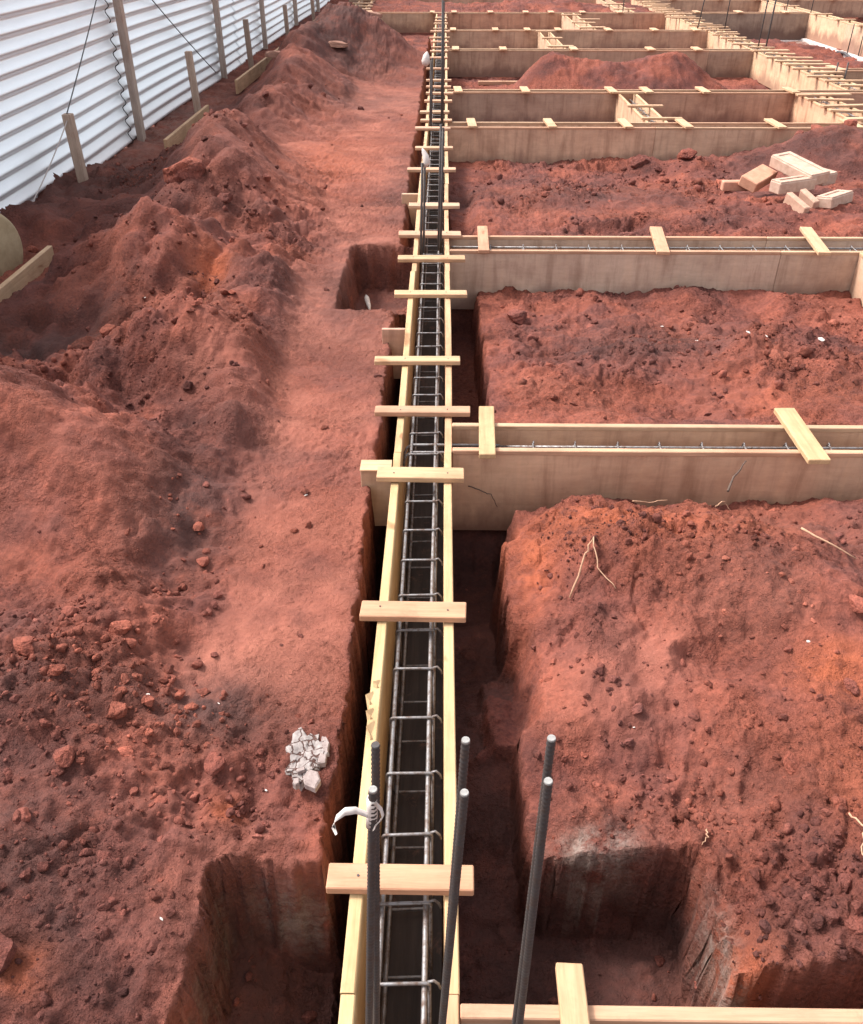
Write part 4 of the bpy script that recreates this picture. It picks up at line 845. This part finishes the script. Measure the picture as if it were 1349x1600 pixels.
for poly, dz, lb in [([(-.372,1.845), (-.356,1.835), (-.340,1.80), (-.342,1.765), (-.356,1.772), (-.366,1.80)], .012, 'angular mortar flake at the upper right of the splash'),
                     ([(-.366,1.768), (-.344,1.758), (-.345,1.725), (-.370,1.722)], .012, 'small square mortar flake at the right of the splash'),
                     ([(-.392,1.70), (-.362,1.688), (-.350,1.655), (-.362,1.622), (-.396,1.640), (-.405,1.668)], .020, 'largest loose mortar chunk below the splash'),
                     ([(-.432,1.668), (-.418,1.672), (-.413,1.648), (-.424,1.640), (-.434,1.65)], .012, 'tiny mortar chunk left of the largest one'), ([(-.43,1.70), (-.405,1.712), (-.402,1.698), (-.424,1.688)], .012, 'thin mortar sliver below the splash')]:
    single('mortar_chunk', plate(poly, gz0+dz, .02, len(lb), (.05, -.1)), M['cement'], lb, 'mortar chunk', 'loose mortar chunks by the trench', color=(1.12, 1.06, 1.06))
# fired blocks
def block(a, b, w_, h_, z, label, rx=0, tiltlen=0., frog=True, color=(1, 1, 1)):
    a, b = Vector((*a, 0)), Vector((*b, 0)); L_ = (b-a).length; an = math.atan2(b.y-a.y, b.x-a.x); mb = MB(); c = .008
    mb.box(-L_/2, L_/2, -w_/2, w_/2, -h_/2, h_/2, c)
    if frog:
        fx0, fx1, fy = -L_/2+.05, L_/2-.05, w_/2-.045; z0, z1 = h_/2+.001, h_/2-.015; 
        # raised rim round a shallow frog
        rim = .010
        mb.box(-L_/2+.006, L_/2-.006, fy, w_/2-.006, h_/2-.002, h_/2+rim, .004); mb.box(-L_/2+.006, L_/2-.006, -w_/2+.006, -fy, h_/2-.002, h_/2+rim, .004)
        mb.box(-L_/2+.006, fx0, -fy+.001, fy-.001, h_/2-.002, h_/2+rim-.001, .004); mb.box(fx1, L_/2-.006, -fy+.001, fy-.001, h_/2-.002, h_/2+rim-.001, .004)
    o = bpy.data.objects.new('clay_block', mb.mesh('clay_block', M['block'])); col.objects.link(o)
    m_ = (a+b)/2; o.location = (m_.x, m_.y, z); o.rotation_euler = (rx, tiltlen, an); o.color = (*color, 1); return seto(o, label, 'block', 'heap of fired clay blocks on the soil')
bz = tz(3.2, 8.3)
block((2.98, 8.10), (3.36, 8.26), .14, .10, bz+.14, 'pale block lying across the front of the heap, left side', 0, -.02)
block((3.20, 8.74), (3.42, 8.22), .22, .10, bz+.21, 'broad pale block on top of the heap, sloping toward the camera', .08, .12)
block((3.36, 8.84), (3.62, 8.46), .19, .10, bz+.13, 'pale block at the rear right of the heap', 0, .04)
block((3.34, 7.84), (3.62, 8.08), .16, .09, bz+.07, 'single pale block lying at the right foot of the heap', -.12, 0)
block((3.03, 7.90), (3.13, 7.64), .06, .15, bz+.05, 'broken block piece standing at the front, left one', 0, .25, False, (.95, .85, .8))
block((3.20, 8.02), (3.27, 7.80), .06, .14, bz+.06, 'broken block piece standing at the front, right one', .15, .25, False, (.9, .82, .78))
block((2.86, 8.48), (3.14, 8.78), .18, .10, bz+.09, 'orange chipped block at the left of the heap', .3, -.1, False, (1.1, .84, .72))
block((2.66, 8.60), (3.0, 8.62), .08, .09, bz+.03, 'narrow pinkish block half sunk in the soil left of the heap', 0, 0, False, (1.05, .78, .70))
# plastic scrap in recess
single('plastic_scrap', MB().tube([(-.60, 6.55, tz(-.6, 6.55)+.02), (-.585, 6.45, tz(-.6, 6.45)+.05), (-.565, 6.36, tz(-.57, 6.36)+.03), (-.55, 6.28, tz(-.55, 6.28)+.01)], [.004, .022, .018, .003], 6), M['white'], 'greyish white scrap in the shaded recess left of the long formwork', 'scrap')
# light slabs on far left heap
for x, y, lx, ly, lb in [(-1.75, 15.9, .36, .25, 'pale flat slab on top of the far left heap'), (-1.25, 17.2, .35, .25, 'pale flat slab on the right shoulder of the far left heap'), (-2.42, 14.1, .35, .2, 'pale slab fragment left of the far heap')]:
    zz = tz(x, y); o = bpy.data.objects.new('flat_slab', RM[3].copy()); o.data.materials.clear(); o.data.materials.append(M['block']); col.objects.link(o); o.location = (x, y, zz+.04); o.scale = (lx*.5, ly*.5, .08); o.color = (.55, .42, .40, 1); seto(o, lb, 'slab', 'pale slabs on the far left soil')
# roots and twigs
def rt(pts, r, label, m='root', cat='root'):
    P_ = []
    for i in range(len(pts)-1):
        a_, b_ = Vector(pts[i]), Vector(pts[i+1])
        for q in range(4): P_.append(a_.lerp(b_, q/4)+Vector((random.uniform(-.004, .004), random.uniform(-.004, .004), random.uniform(-.003, .003))))
    P_.append(Vector(pts[-1])); n = len(P_)
    single('dry_root' if m == 'root' else 'twig', MB().tube(P_, [r*(1-.6*i/n) for i in range(n)], 6), M[m], label, cat, 'roots and twigs in the soil')
def g3(x, y, dz=.01): return (x, y, tz(x, y)+dz)
rt([g3(.50, 2.56), g3(.56, 2.66, .05), g3(.585, 2.69, .05), g3(.60, 2.6, .03), g3(.66, 2.52)], .004, 'pale bent root shaped like an inverted V on the right mound')
rt([g3(1.16, 1.55, .02), g3(1.17, 1.48, .03), g3(1.15, 1.42, .03), g3(1.17, 1.33, .02)], .003, 'pale root hanging down the right edge slope')
rt([g3(.80, 1.60, .01), g3(.79, 1.56, .02), g3(.765, 1.53, .01)], .0025, 'short pale root above the right pit')
rt([g3(1.42, 2.78, .03), g3(1.5, 2.7, .04), g3(1.6, 2.66, .03)], .005, 'light root at the right edge near the mound crest')
rt([(1.30, 3.30, -.12), (1.34, 3.36, -.08), (1.40, 3.42, .0-.03)], .006, 'dark twig leaning on the nearest cross panel', 'twig', 'twig')
rt([(.13, 3.425, -.18), (.20, 3.424, -.215), (.235, 3.424, -.23), (.27, 3.424, -.30)], .003, 'thin crooked twig on the nearest cross panel by the long formwork', 'twig', 'twig')
rt([g3(1.22, 3.2, .01), g3(1.27, 3.24, .06), g3(1.30, 3.22, .03)], .003, 'thin pale stalk on the mound crest')
rt([g3(.86, 3.25, .02), g3(.95, 3.28, .035), g3(1.03, 3.28, .03)], .003, 'thin stalk lying along the mound crest')

sc.render.engine = 'CYCLES'
